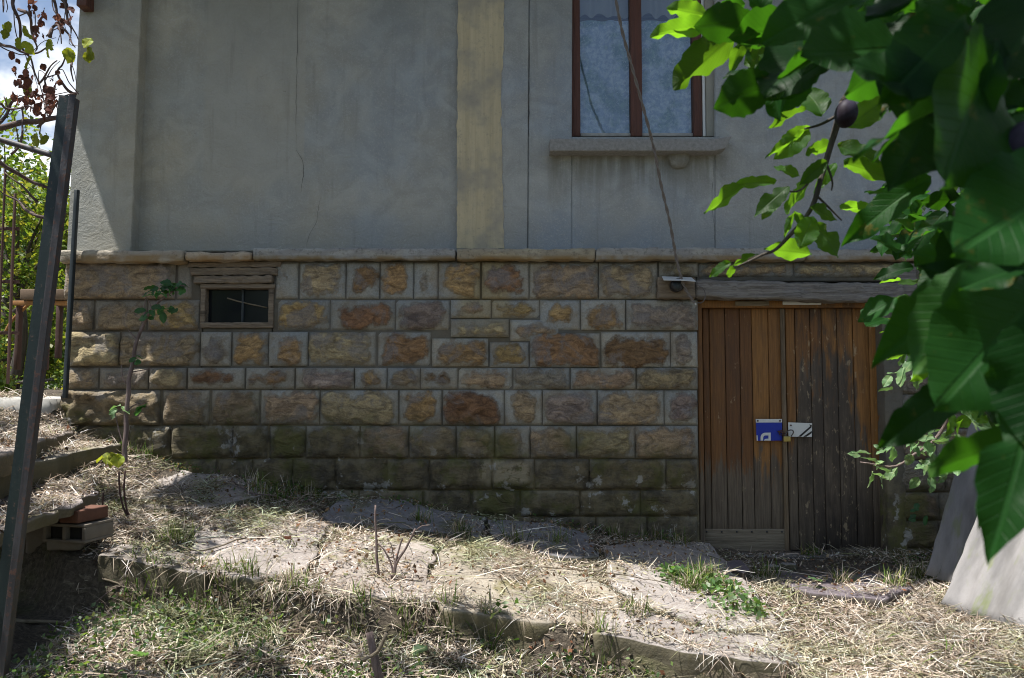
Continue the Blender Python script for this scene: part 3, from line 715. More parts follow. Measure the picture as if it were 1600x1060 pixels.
# sign pieces nailed over the hasp
def plate(name, pts, y, th, mat, label, cat):
    c = W(pts[0][0], pts[0][1], y); V = [W(a_, b_, y)-c for a_, b_ in pts]; n_ = len(V)
    V += [v + Vector((0, th, 0)) for v in V]
    Fs = [tuple(range(n_)), tuple(range(2*n_-1, n_-1, -1))] + [((i+1) % n_, i, n_+i, n_+(i+1) % n_) for i in range(n_)]
    o = mesh_obj(name, V, Fs, mat, None, c, smooth=False)
    bm = bmesh.new(); bm.from_mesh(o.data); bmesh.ops.recalc_face_normals(bm, faces=bm.faces); bm.to_mesh(o.data); bm.free()
    return tag(o, label, cat)
YS = YD-.024
def onplate(name, pts, y, mat, parent):
    c = W(pts[0][0], pts[0][1], y); V = [W(a_, b_, y)-c for a_, b_ in pts]; n_ = len(V)
    o = mesh_obj(name, V, [tuple(range(n_))[::-1]], mat, None, c, smooth=False); par(o, parent)
blue = plate('sign_plate', [(1180.7, 655), (1221.8, 655), (1221.8, 688.5), (1182.3, 689)], YS, .003, M_blue, 'blue enamel sign piece with a white letter D fragment screwed to the door', 'sign')
onplate('white_band', [(1180.7, 655), (1221.8, 655), (1221.8, 660.3), (1181, 660.5)], YS-.0012, M_white, blue)
onplate('letter_stroke', [(1181.9, 680.5), (1183.6, 680.5), (1184, 688.9), (1182.3, 688.9)], YS-.0012, M_white, blue)
D = [(1204, 676.2)]; 
for k in range(9):
    th = math.pi/2 + k*math.pi/2/8; D.append((1195.5+math.cos(th)*7.3, 684.2-math.sin(th)*7.8))
D += [(1188.3, 688.7), (1192, 688.7)]
for k in range(7):
    th = math.pi - k*math.pi/2/6; D.append((1196+math.cos(th)*3.6, 684.4-math.sin(th)*3.8))
D += [(1200.6, 680.6), (1200.6, 685.6), (1196, 685.9), (1193.5, 687.8), (1193.5, 688.7), (1204.2, 688.7)]
onplate('letter_d', D, YS-.0012, M_white, blue)
whitep = plate('sign_plate', [(1231.3, 660.2), (1268.8, 661.5), (1268.5, 683), (1232, 682.5)], YS, .003, M_white, 'white enamel sign piece with black diagonal stripes screwed to the door', 'sign')
onplate('black_stripe', [(1264, 663.5), (1268.3, 664.5), (1267.8, 668), (1251.5, 682.4), (1247, 682.4), (1266, 666)], YS-.0012, M_black, whitep)
onplate('black_stripe', [(1268.3, 673.5), (1268.3, 677), (1260, 682.6), (1255, 682.6)], YS-.0012, M_black, whitep)
for (px_, py_, pr) in ((1183.8, 657.8, blue), (1218.5, 657.8, blue), (1235.5, 664.8, whitep)):
    V, Fs = tube_geo([(0, 0, 0), (0, -.004, 0)], .0058, 10); o = mesh_obj('screw', V, Fs, M_rust, None, W(px_, py_, YS-.0012)); par(o, pr)
lock = empty('padlock', W(1229, 690, YS-.03), 'small brass padlock hanging between the two sign pieces', 'padlock')
a = W(1224.3, 690.5, YS-.03); b = W(1235, 682, YS-.03); rbox('lock_body', (a.x, YS-.035, a.z), (b.x, YS-.012, b.z), M_brass, lock, seg=.01, amp=.0005, r=.004)
tube('shackle', [W(1227, 683, YS-.022), W(1229, 676, YS-.022), W(1233, 672.5, YS-.024), W(1238, 672.5, YS-.024), W(1239.5, 676, YS-.02), W(1236, 682, YS-.014)], .0042, .0042, M_iron, lock)
hs = empty('hasp', W(1220, 676, YS-.01), 'rusty iron hasp loop joining the two door leaves', 'hasp')
tube('hasp_arm', [W(1215, 674, YS-.006), W(1222, 676, YS-.012), W(1230, 679, YS-.012)], .006, .004, M_rust, hs)
tube('hasp_ring', [W(1219, 680, YS-.008), W(1217, 676, YS-.012), W(1221, 672.5, YS-.014), W(1224, 677, YS-.012), W(1221, 681, YS-.008)], .004, .004, M_rust, hs)
# threshold and stones before the door
def groundz(x, y): return float(G(x, y))
th_ = rbox('threshold_beam', (W(1160, 880, 5.56).x, 5.50, W(1160, 880, 5.56).z), (W(1372, 864, 5.56).x, 5.62, W(1372, 866, 5.56).z), M_greywood, None, seg=.03, amp=.012, f=8, r=.012, mx=60)
tag(th_, 'grey wooden threshold beam lying along the foot of the door', 'beam')
# fitting with white hood on the beam end
fit = empty('lamp_socket', W(1057, 444, 5.52), 'black round socket under a small white metal hood on the lintel end', 'fitting')
V, Fs = tube_geo([(0, .03, 0), (0, -.045, 0), (0, -.05, 0)], [.046, .046, .036], 18); o = mesh_obj('socket', V, Fs, M_black, None, W(1057, 446.5, 5.52)); par(o, fit)
V, Fs = tube_geo([(0, 0, 0), (0, -.004, 0)], .026, 18); o = mesh_obj('socket_face', V, Fs, M_darkpost, None, W(1057, 446.5, 5.468)); par(o, fit)
P = [W(1034, 432, 5.545), W(1080, 433.5, 5.545), W(1087, 439.5, 5.43), W(1062, 437.8, 5.43), W(1037, 437.5, 5.43)]
c = P[0]; V = [p-c for p in P] + [p-c+Vector((0, 0, -.004)) for p in P]
o = mesh_obj('hood', V, [(4, 3, 2, 1, 0), (5, 6, 7, 8, 9)] + [(i, (i+1) % 5, 5+(i+1) % 5, 5+i) for i in range(5)], M_white, None, c, smooth=False); par(o, fit)
# twisted cable
cabl = empty('twisted_cable', W(962, -60, 4.9), 'twisted grey cable hanging loose in front of the window and wall', 'cable')
cp = smooth_path([W(940, -180, 4.7), W(956, -40, 4.85), W(970, 40, 4.95), W(986, 100, 5.02), W(1004, 165, 5.1), W(1021, 230, 5.2), W(1033, 290, 5.28), W(1047, 350, 5.36), W(1058, 410, 5.44), W(1069, 448, 5.47), W(1085, 474, 5.49)], 16)
for ph in (0, math.pi):
    pts = []; 
    for i, p in enumerate(cp):
        a_ = i*.62+ph; fr = 1 if i > 25 else .7
        pts.append(p + Vector((math.cos(a_), math.sin(a_), 0))*.0055*fr)
    c = pts[0].copy(); V, Fs = tube_geo([p-c for p in pts], .0062, 6); o = mesh_obj('strand', V, Fs, M_wire, None, c); par(o, cabl)
V, Fs = tube_geo([(0, 0, 0), (.012, 0, -.01)], .006, 6); o = mesh_obj('bare_end', V, Fs, M_white, None, cp[-1]); par(o, cabl)
hook = tube('iron_ring', [W(1093+9*math.cos(t_), 461-13*math.sin(t_), 5.50) for t_ in [k*.6-1.9 for k in range(7)]], .004, .003, M_iron)
tag(hook, 'open iron wire ring hooked under the left end of the lintel', 'hook')

# ------------------------------------------------------------------ flagstones
def slab(name, pts, thick, mat, zf=None, n=72, jag=.02, tint=(1, 1, 1), amp=.008, label=None, cat=None, group=None, parent=None, seed=None):
    """irregular flat stone: pts world outline (anticlockwise or not), top follows the z of the points"""
    pts = [Vector(p) for p in pts]; c = sum(pts, Vector())/len(pts); sd = random.random()*40 if seed is None else seed
    # resample the outline
    per = [(pts[(i+1) % len(pts)]-pts[i]).length for i in range(len(pts))]; tot = sum(per); out = []
    for k in range(n):
        s = tot*k/n; i = 0
        while s > per[i]: s -= per[i]; i += 1
        p = pts[i].lerp(pts[(i+1) % len(pts)], s/per[i]); q = Vector((n3(p, 7, sd), n3(p, 7, sd+5), 0))*jag + Vector((n3(p, 25, sd), n3(p, 25, sd+5), 0))*jag*.4
        out.append(p+q)
    V = [Vector((0, 0, 0))]; rings = [.15, .3, .45, .6, .75, .87, .95, .985, 1.0]
    for r in rings:
        for p in out:
            q = c.lerp(p, r); dz = (n3(q, 4, sd)*.6+n3(q, 14, sd)*.4)*amp - (.006 if r == 1. else 0)
            V.append(Vector((q.x, q.y, q.z+dz))-c)
    V[0].z = n3(c, 4, sd)*amp*.6
    for dz, sh in ((.35, 1.004), (.7, .998), (1., .985)):
        for p in out:
            q = c.lerp(p, sh) + Vector((n3(p, 12, sd+dz*9), n3(p, 12, sd+dz*5), 0))*.012; V.append(Vector((q.x, q.y, q.z-thick*dz))-c)
    Fs = [(0, 1+k, 1+(k+1) % n) for k in range(n)]
    for j in range(len(rings)+2):
        b0 = 1+j*n
        for k in range(n): Fs.append((b0+k, b0+n+k, b0+n+(k+1) % n, b0+(k+1) % n))
    o = mesh_obj(name, V, Fs, mat, None, c)
    bm = bmesh.new(); bm.from_mesh(o.data); bmesh.ops.recalc_face_normals(bm, faces=bm.faces); bm.to_mesh(o.data); bm.free()
    o.color = (*tint, 1)
    if parent: par(o, parent)
    return tag(o, label, cat, group)
FG = 'flagstones of the path along the wall'
SL = [
 ([(205, 768), (262, 734), (335, 736), (418, 748), (410, 772), (335, 790), (280, 797), (215, 790)], (1.05, 1, .97), 'pale flagstone under the shadow tip at the left end of the wall'),
 ([(296, 862), (305, 822), (375, 797), (470, 800), (510, 820), (500, 850), (478, 893), (400, 903), (330, 890)], (1.05, .99, .95), 'broad dirty flagstone speckled with leaf shade left of the cut stump'),
 ([(152, 868), (185, 850), (292, 865), (325, 892), (318, 896), (230, 882)], (.85, .8, .75), 'narrow edging stone half buried beside the dark hollow'),
 ([(505, 803), (530, 780), (615, 780), (700, 800), (760, 808), (750, 838), (690, 832), (600, 820), (520, 815)], (.72, .75, .82), 'long grey flagstone in wall shade behind the cut stump'),  # tint darker and bluer: the wall's shade is put into the colour
 ([(765, 812), (850, 816), (915, 832), (938, 868), (880, 870), (815, 852), (765, 838)], (.72, .75, .82), 'cracked grey flagstone in shade below the pale wall stain'),  # same darker, bluer tint carrying the wall's shade
 ([(945, 852), (1030, 842), (1108, 848), (1128, 868), (1150, 893), (1200, 950), (1215, 975), (1150, 985), (1080, 970), (1000, 940), (950, 905)], (1.05, 1., .97), 'largest concrete flagstone with its corner at the door'),
 ([(690, 858), (760, 845), (870, 878), (935, 905), (978, 945), (930, 972), (850, 971), (765, 962), (690, 947), (672, 905)], (1., .93, .78), 'mossy flagstone in the middle of the sunlit path'),
 ([(510, 848), (600, 830), (680, 852), (668, 900), (680, 940), (590, 932), (512, 926), (495, 890)], (1.05, .97, .9), 'flagstone with a mossy front edge around the cut stump'),
 ([(926, 988), (940, 962), (985, 948), (1070, 975), (1150, 992), (1215, 985), (1262, 1028), (1250, 1041), (1170, 1030), (1056, 1016), (990, 1000)], (.98, .93, .9), 'front flagstone tapering to a rounded tongue at the path end'),
]
slab_polys = []
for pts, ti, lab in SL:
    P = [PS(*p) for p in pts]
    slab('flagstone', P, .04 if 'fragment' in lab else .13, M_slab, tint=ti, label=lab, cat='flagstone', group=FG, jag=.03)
    slab_polys.append(np.array([(p.x, p.y) for p in P]))
# dark stones before the door
for pts, lab in (([(1185, 885), (1290, 882), (1400, 890), (1428, 918), (1380, 935), (1260, 925), (1200, 905)], 'wide dark slate slab on the ground in front of the threshold'),
                 ([(1133, 876), (1160, 875), (1172, 890), (1160, 896), (1140, 890)], 'small grey stone at the left foot of the door'),):
    P = [PZ(px_, py_, -1.192 if px_ > 1184 else -1.13) for px_, py_ in pts]
    slab('stone_slab', P, .12, M_slab, tint=(.50, .45, .52), label=lab, cat='stone slab', jag=.02)
    slab_polys.append(np.array([(p.x, p.y) for p in P]))
for k, (px_, py_) in enumerate(((1205, 884), (1232, 880))):
    p = PZ(px_, py_, -1.15); slab('loose_stone', [p+Vector((math.cos(a_)*.055, math.sin(a_)*.035, 0)) for a_ in [q*1.05 for q in range(6)]], .05, M_slab, n=24, tint=(.8, .82, .85), label=('pale loose stone wedged under the left of the threshold', 'second pale loose stone nearer the grass tuft by the threshold')[k], cat='stone')

# steps on the left
def zp(pts): return [PZ(a_, b_, z_) for a_, b_, z_ in pts]
SG = 'rough stone steps climbing past the house corner'
lp = [Vector((-3.17, 5.50, -.075)), Vector((-3.17, 7.9, -.075)), Vector((-5.4, 7.9, -.075)), Vector((-5.4, 5.3, -.075)), Vector((-4.2, 5.35, -.075))]
slab('landing', lp, .24, M_conc, jag=.02, tint=(1, 1, 1), label='pale concrete landing at the top of the steps by the corner', cat='landing', n=90)
st1 = [PZ(118, 674, -.30), PZ(34, 697, -.30), PZ(-60, 722, -.30), Vector((-3.7, 3.7, -.29)), Vector((-4.2, 5.3, -.28)), Vector((-3.1, 5.55, -.29))]
slab('step', st1, .12, M_slab, tint=(1.1, 1., .9), label='uppermost stone step covered with dry litter', cat='step', group=SG, jag=.06, amp=.03)
st2 = [PZ(192, 692, -.375), PZ(120, 705, -.39), PZ(80, 718, -.405), PZ(28, 732, -.42), PZ(-90, 765, -.42), Vector((-3.9, 4.2, -.41)), Vector((-3.4, 5.3, -.37)), Vector((-2.95, 5.45, -.36))]
slab('step', st2, .13, M_slab, tint=(1.05, 1., .85), label='middle stone step with a thick mossy edge', cat='step', group=SG, jag=.06, amp=.03)
st3 = [PZ(154, 772, -.56), PZ(90, 798, -.56), PZ(20, 824, -.56), PZ(-60, 850, -.56), Vector((-3.0, 3.3, -.555)), Vector((-3.0, 4.5, -.555)), PZ(140, 757, -.56)]
slab('step', st3, .055, M_slab, tint=(1., .92, .9), label='lowest thin stone step propped on loose bricks', cat='step', group=SG, jag=.05, amp=.025)
def box_at(name, p0, size, rz, mat, label, cat, r=.008, amp=.004):
    o = rbox(name, tuple(-s/2 for s in size), tuple(s/2 for s in size), mat, None, seg=.03, amp=amp, f=20, r=r)
    o.location = p0; o.rotation_euler = (0, 0, rz); return tag(o, label, cat)
pb = W(122, 806, 3.95)
box_at('clay_brick', pb+Vector((0, .06, 0)), (.11, .2, .06), -.25, M_brick, 'red brick directly under the lowest step', 'brick', .005)
hb = empty('hollow_block', W(100, 832, 3.93), 'pale hollow clay block with two holes under the red brick', 'block')
hb.rotation_euler = (0, 0, -.2)
def sub(o, p): o.parent = p; return o
for lo, hi in (((-.12, 0, -.05), (.12, .2, -.036)), ((-.12, 0, .026), (.12, .2, .04)), ((-.12, 0, -.036), (-.10, .2, .026)), ((-.01, 0, -.036), (.01, .2, .026)), ((.10, 0, -.036), (.12, .2, .026)), ((-.10, .03, -.036), (.10, .2, .026))):
    sub(rbox('block_web_or_fill', lo, hi, M_block if lo[1] == 0 else M_dark, None, seg=.04, amp=.002, r=.003), hb)  # last box is a dark fill standing in for shade in the holes
box_at('broken_block', W(92, 852, 3.95)+Vector((0, .1, 0)), (.16, .2, .06), .2, M_block, 'broken grey block lying lowest in the hollow under the step', 'block', .015, .01)
box_at('broken_block', W(50, 850, 4.0)+Vector((0, .2, 0)), (.2, .2, .14), .1, M_block, 'dim broken block deep in shade behind the post', 'brick', .015, .01)

# ------------------------------------------------------------------ foreground post and iron work
PTOP = W(108, 150, 3.0); PBOT = W(-3, 1040, 3.0); PBOT = PTOP + (PBOT-PTOP)*1.02
post = empty('steel_post', PBOT, 'leaning dark green steel channel post in the left foreground', 'post')
ax_ = (PTOP-PBOT); L_ = ax_.length; ax_.normalize()
rotq = ax_.to_track_quat('Z', 'Y')
def chan(name, prof, mat):
    # extruded profile (x,y), along local z
    n_ = len(prof); V = []; Fs = []; N = 24
    for j in range(N+1):
        for (x, y) in prof: V.append(Vector((x, y, L_*j/N)))
    for j in range(N):
        for i in range(n_): Fs.append((j*n_+i, j*n_+(i+1) % n_, (j+1)*n_+(i+1) % n_, (j+1)*n_+i))
    Fs.append(tuple(range(n_))[::-1]); Fs.append(tuple(N*n_+i for i in range(n_)))
    R_ = Matrix([Vector((1, 0, 0)) , Vector((0, 1, 0)), Vector((0, 0, 1))])
    xa = Vector((0, -1, 0)).cross(ax_)*-1; xa = (Vector((1, 0, 0)) - ax_*ax_.x).normalized(); ya = ax_.cross(xa)
    V = [xa*v.x + ya*v.y + ax_*v.z for v in V]
    o = mesh_obj(name, V, Fs, mat, post, None, smooth=False)
    bm = bmesh.new(); bm.from_mesh(o.data); bmesh.ops.recalc_face_normals(bm, faces=bm.faces); bm.to_mesh(o.data); bm.free(); return o
chan('web', [(-.034, 0), (-.034, .004), (.010, .004), (.010, 0)], M_steel)
chan('flange', [(-.034, -.0), (-.039, -.0), (-.039, .05), (-.034, .05)], M_steel)
chan('flange', [(.0102, -.018), (.0102, .05), (.0145, .05), (.0145, -.018)], M_steel2)
chan('lip', [(.0147, -.018), (.0147, -.014), (.034, -.012), (.034, -.016)], M_steel2)
o = tube('steel_bar', [W(-60, 199, 3.1), W(0, 218, 3.1), W(76, 241, 3.08), W(100, 248, 3.07)], .012, .012, M_steel2); tag(o, 'grey steel bar running left from the leaning post', 'bar')
thin = empty('corner_post', W(100, 622, 5.45), 'thin dark iron post standing at the house corner', 'post')
a = W(97, 622, 5.45); b = W(104.5, 296, 5.45); b.x = a.x+.024; rbox('post_shaft', (a.x, 5.45, a.z), (b.x, 5.485, b.z), M_darkpost, thin, seg=.1, amp=.001, r=.003, warp=lambda p: p+Vector((.035*(p.z-a.z)/1.5, 0, 0)))
tube('rod', [W(107, 296, 5.47), W(107.5, 245, 5.47)], .005, .005, M_darkpost, thin)
# rusty fence far left
fen = empty('iron_fence', (-4.2, 6.6, 0), 'rusty iron fence with upright bars left of the house', 'fence')
for px_, t0, t1, w_ in ((2, 262, 600, 2.4), (19, 302, 600, 3.4), (-30, 270, 600, 5), (-60, 270, 600, 5)):
    a = W(px_-w_/2, t1, 6.6); b = W(px_+w_/2, t0, 6.6); a.x = W(px_-w_/2, 400, 6.6).x; b.x = W(px_+w_/2, 400, 6.6).x; rbox('upright', (a.x, 6.6, a.z), (b.x, 6.62, b.z), M_rust, fen, seg=.2, amp=.002, r=.003)
for y_ in (357, 440, 520):
    a = W(-70, y_+3, 6.63); b = W(30, y_-2, 6.63); rbox('rail', (a.x, 6.625, a.z), (b.x, 6.64, b.z), M_rust, fen, seg=.2, amp=.002, r=.003)
# little work table beyond
tb = empty('wooden_table', W(80, 560, 7.2), 'small brown wooden table with an orange edge beyond the corner', 'table')
def tbx(name, x0, x1, y0, y1, ya, yb2, mat): a = W(x0, y1, ya); b = W(x1, y0, ya); a.x = W(x0, 500, ya).x; b.x = W(x1, 500, ya).x; return rbox(name, (a.x, ya, a.z), (b.x, yb2, b.z), mat, tb, seg=.15, amp=.002, r=.005)
tbx('tabletop', 30, 100, 452, 468, 7.1, 7.9, M_tanboard); tbx('rail', 18, 102, 470, 477, 7.15, 7.2, M_plank)
tbx('leg', 67, 74, 477, 578, 7.2, 7.26, M_rust); tbx('leg', 87, 94, 477, 560, 7.7, 7.76, M_rust); tbx('leg', 24, 30, 477, 578, 7.2, 7.26, M_rust)
tube('brace', [W(46, 475, 7.25), W(20, 500, 7.25), W(8, 520, 7.25)], .015, .012, M_plank, tb)

# ------------------------------------------------------------------ corrugated sheets
def corr(O, U, Vv, wU, wV, label, curve=0.):
    O = Vector(O); U = Vector(U).normalized(); Vv = Vector(Vv).normalized(); Nn = Vv.cross(U).normalized()
    if Nn.y > 0: Nn = -Nn
    Vv2 = (Vv - U*Vv.dot(U)).normalized()
    nu = 96; nv = 24; V = []
    for s in (0, 1):
        for j in range(nv+1):
            for i in range(nu+1):
                u = wU*i/nu; v = wV*j/nv
                h = .013*math.sin(u/.15*2*math.pi+1.2) - s*.007 - curve*(v/wV)**2
                uu = u + (n3((u, v, 1), 9, 2)*.012 if i in (0, nu) else 0); vv = v + (n3((u, v, 1), 12, 5)*.02 if j in (0, nv) else 0)
                V.append(U*uu + Vv*vv + Nn*h)
    m_ = (nu+1)*(nv+1); Fs = []
    for j in range(nv):
        for i in range(nu):
            q = j*(nu+1)+i; Fs.append((q, q+1, q+nu+2, q+nu+1)); Fs.append((m_+q, m_+q+nu+1, m_+q+nu+2, m_+q+1))
    rim = [i for i in range(nu+1)] + [j*(nu+1)+nu for j in range(1, nv+1)] + [nv*(nu+1)+i for i in range(nu-1, -1, -1)] + [j*(nu+1) for j in range(nv-1, 0, -1)]
    for q in range(len(rim)): a_, b_ = rim[q], rim[(q+1) % len(rim)]; Fs.append((a_, m_+a_, m_+b_, b_))
    # store in local axes so the object coordinates follow the sheet
    Mx = Matrix((U, Vv2, U.cross(Vv2))).transposed()
    V = [Mx.inverted() @ v for v in V]
    o = mesh_obj('corrugated_sheet', V, Fs, M_asb, None, O); o.rotation_euler = Mx.to_euler()
    bm = bmesh.new(); bm.from_mesh(o.data); bmesh.ops.recalc_face_normals(bm, faces=bm.faces); bm.to_mesh(o.data); bm.free()
    return tag(o, label, 'roofing sheet')
corr(W(1472, 945, 4.62), (.34, -.50, -.07), (.62, .42, .78), 1.0, 1.7, 'front corrugated cement sheet, sunlit with a green stain, leaning at the right')
corr(W(1446, 900, 5.02), (.40, -.30, -.05), (.66, .48, 1.16), .75, 1.9, 'rear corrugated cement sheet in shade, leaning on the wall')

# ------------------------------------------------------------------ leaves
def leaf_mesh(name, mat, wr, curl, fold, hole=0, seed=0, tooth=.012):
    """unit leaf: base at origin, tip at +Y (length 1), normal +Z"""
    n = 22; m_ = 4; V = []; Fs = []
    rs = random.Random(seed)
    for i in range(n+1):
        t_ = i/n
        hw = wr*.5*(math.sin(math.pi*min(1, t_**.9))**.72)*(1.0 if t_ < .8 else 1-.35*((t_-.8)/.2))
        if i == n: hw = .003
        if i == 0: hw = .01
        hl = hw*(1+(tooth*2.5 if i % 2 else 0) + .05*math.sin(i*1.7+seed*2)) if 0 < i < n else hw
        bite = 1.0
        for j in range(-m_, m_+1):
            s = j/m_; side = 1 if s > 0 else -1
            k = hl
            if hole and abs(t_-hole) < .12 and s > 0: k = hl*(.45+.4*abs(t_-hole)/.12)
            x = s*k; z = -abs(x)*fold*-1 + curl*(t_*t_)*-.5 + .05*math.sin(t_*8+seed*2+side)*abs(s) + .022*math.sin(t_*21+seed+side*2)*abs(s)**2
            V.append((x, t_*(1-.08*abs(curl)), z))
    w_ = 2*m_+1
    for i in range(n):
        for j in range(2*m_):
            q = i*w_+j; Fs.append((q, q+1, q+w_+1, q+w_))
    me = bpy.data.meshes.new(name); me.from_pydata(V, [], Fs); me.materials.append(mat); me.polygons.foreach_set('use_smooth', [True]*len(Fs))
    me.update(); return me
LM = {k: [leaf_mesh('leaf', m_, wr, cu, fo, ho, i, .01) for i, (wr, cu, fo, ho) in enumerate(((.58, .25, .25, 0), (.5, .45, .15, .4), (.66, -.1, .2, 0), (.45, .5, .3, 0), (.6, .1, .35, .7)))]
      for k, m_ in dict(plum=M_leaf, big=M_leaf_big, dry=M_leaf_dry, yel=M_leaf_yel, sap=M_leaf_sap, pale=M_leaf_pale).items()}
def put_leaf(kind, base, tip, parent, roll=0., wide=1., var=None, up=None):
    me = LM[kind][var if var is not None else random.randrange(5)]
    o = bpy.data.objects.new('leaf', me); COL.objects.link(o)
    base = Vector(base); tip = Vector(tip); d = tip-base; L = d.length; d.normalize()
    up = Vector(up) if up is not None else Vector((0, -1, .35))
    x = d.cross(up); x = x.normalized() if x.length > .05 else Vector((1, 0, 0)); z = x.cross(d)
    Mx = Matrix((x, d, z)).transposed(); Mx = Mx @ Matrix.Rotation(roll, 3, 'Y')
    o.rotation_euler = Mx.to_euler(); o.scale = (L*wide, L, L); o.location = base
    par(o, parent); return o
plum = empty('plum_tree', (2.3, 1.3, -1.35), 'plum tree on the right with large dark overhanging leaves', 'tree')
def Wd(px, py, d): r = ray(px, py); return r*d
T0 = Vector((2.3, 1.3, -1.4))
tube('trunk', [T0, T0+Vector((.05, 0, .7)), T0+Vector((0, -.02, 1.3)), T0+Vector((-.1, .02, 2.0)), T0+Vector((-.15, .1, 2.9))], .09, .04, M_bark, plum, 10, 5, .02)
def br(pts, r0, r1, mat=M_bark, p=plum): return tube('branch', pts, r0, r1, mat, p, 6, 5, .01)
br([(2.25, 1.3, .9), (1.6, 1.3, .95), Wd(1620, 60, 1.4), Wd(1450, 20, 1.35), Wd(1370, 90, 1.3), Wd(1318, 165, 1.28)], .02, .007)
br([Wd(1318, 165, 1.28), Wd(1305, 205, 1.28), Wd(1290, 255, 1.27), Wd(1275, 300, 1.26), Wd(1262, 330, 1.26), Wd(1240, 365, 1.25), Wd(1215, 392, 1.25), Wd(1190, 400, 1.25), Wd(1150, 415, 1.25)], .006, .0016)
br([Wd(1312, 182, 1.28), Wd(1285, 195, 1.27), Wd(1262, 200, 1.26)], .003, .0015); br([Wd(1290, 255, 1.27), Wd(1300, 285, 1.26), Wd(1298, 300, 1.26)], .002, .0012)
br([Wd(1272, 310, 1.26), Wd(1295, 330, 1.26), Wd(1312, 345, 1.26)], .002, .0012); br([Wd(1290, 250, 1.27), Wd(1250, 300, 1.26), Wd(1215, 300, 1.26)], .002, .0012)
br([Wd(1370, 90, 1.3), Wd(1280, 50, 1.25), Wd(1200, 20, 1.2), Wd(1130, 40, 1.2)], .006, .002)
br([(2.25, 1.3, .5), (1.5, 1.15, .45), Wd(1620, 150, .75), Wd(1540, 80, .62), Wd(1440, 40, .55)], .015, .005)
br([(2.28, 1.3, .3), (1.5, 1.2, .1), Wd(1640, 330, .7), Wd(1560, 420, .6), Wd(1500, 560, .55)], .014, .004)
br([(2.28, 1.3, .2), (2.2, 2.2, .1), Wd(1640, 560, 3.2), Wd(1560, 580, 3.3), Wd(1500, 625, 3.4), Wd(1466, 680, 3.5), Wd(1400, 728, 3.5), Wd(1345, 722, 3.5)], .02, .003, M_twig)
br([(2.28, 1.3, .4), (2.2, 2.0, .4), Wd(1640, 470, 2.8), Wd(1520, 520, 2.8), Wd(1430, 533, 2.8), Wd(1370, 545, 2.8)], .018, .002)
br([Wd(1450, 20, 1.35), Wd(1440, 150, 1.5), Wd(1500, 260, 1.6), Wd(1440, 360, 1.7), Wd(1380, 372, 1.7)], .008, .002)
# big near leaves: base px, tip px, distance, width factor, roll, variant
BIG = [((1690, 270), (1478, 405), .46, 1.15, .1, 2), ((1610, 395), (1370, 508), .62, .85, .5, 3), ((1625, 590), (1552, 862), .42, .85, .3, 1), ((1530, 590), (1366, 688), .6, .95, .4, 3),
       ((1640, 440), (1452, 645), .5, 1.2, -.3, 2), ((1425, 75), (1246, 92), .62, 1.35, -.1, 2), ((1510, 25), (1385, 150), .52, 1.1, .2, 0), ((1560, 60), (1455, 300), .47, 1.1, -.2, 2),
       ((1480, 130), (1398, 290), .62, 1.2, .3, 4), ((1560, 80), (1512, 238), .5, .75, .3, 3), ((1640, -20), (1560, 110), .5, 1.3, 0, 0), ((1455, 278), (1312, 368), .95, .85, .2, 3),
       ((1290, 50), (1192, 160), .8, 1., .2, 2), ((1370, -25), (1185, 55), .72, .95, .1, 0), ((1500, -30), (1350, 40), .6, 1., .3, 2), ((1600, 420), (1500, 440), .5, 1.3, .2, 0),
       ((1640, 180), (1560, 330), .6, 1.2, .1, 2), ((1620, 640), (1480, 590), .7, 1., .4, 1), ((1460, 100), (1360, 160), .75, .8, .9, 3), ((1660, 480), (1600, 700), .45, 1.3, .1, 2), ((1640, 90), (1580, 250), .7, 1.1, .2, 0)]
for b_, t_, d, wf, ro, va in BIG:
    put_leaf('big', Wd(*b_, d*random.uniform(1.0, 1.12)), Wd(*t_, d), plum, ro+random.uniform(-.5, .5), wf*.8, va)
MID = [((1165, 292), (1093, 330), .75, 'p'), ((1110, 42), (1014, 55), .75, 'p'), ((1105, 25), (1040, 12), .9, 'p'), ((1155, 48), (1048, 140), .85, 'p'), ((1168, 40), (1138, 120), .6, 'p'), ((1212, 10), (1145, 100), .5, 'p'),
       ((1192, 60), (1172, 126), .8, 'p'), ((1200, 85), (1183, 150), 1.2, 'p'), ((1285, 180), (1258, 134), 1.4, 'p'), ((1258, 168), (1200, 203), .8, 'p'), ((1265, 200), (1210, 248), .9, 'p'), ((1245, 215), (1190, 242), .6, 'p'),
       ((1300, 225), (1257, 242), 1.1, 'p'), ((1308, 228), (1375, 252), 1.1, 'p'), ((1322, 200), (1392, 150), .8, 'p'), ((1318, 255), (1398, 275), .8, 'p'), ((1305, 255), (1276, 297), .7, 'p'), ((1292, 252), (1250, 285), 1., 'p'),
       ((1250, 275), (1208, 262), .9, 'p'), ((1212, 285), (1147, 285), .6, 'p'), ((1232, 292), (1180, 330), .9, 'p'), ((1265, 287), (1225, 335), .8, 'p'), ((1242, 332), (1220, 372), .6, 'p'), ((1265, 325), (1312, 342), .9, 'p'),
       ((1312, 325), (1362, 322), .9, 'p'), ((1270, 338), (1248, 390), 1., 'p'), ((1268, 348), (1320, 400), 1.1, 'p'), ((1268, 398), (1194, 384), 1.1, 'p'), ((1143, 417), (1178, 391), .8, 'p'), ((1142, 410), (1105, 430), 1., 'p'), ((1141, 415), (1143, 438), 1.2, 'p'),
       ((1262, 200), (1230, 225), .7, 'p'), ((1220, 300), (1190, 345), .7, 'p'), ((1260, 360), (1240, 330), .6, 'p')]
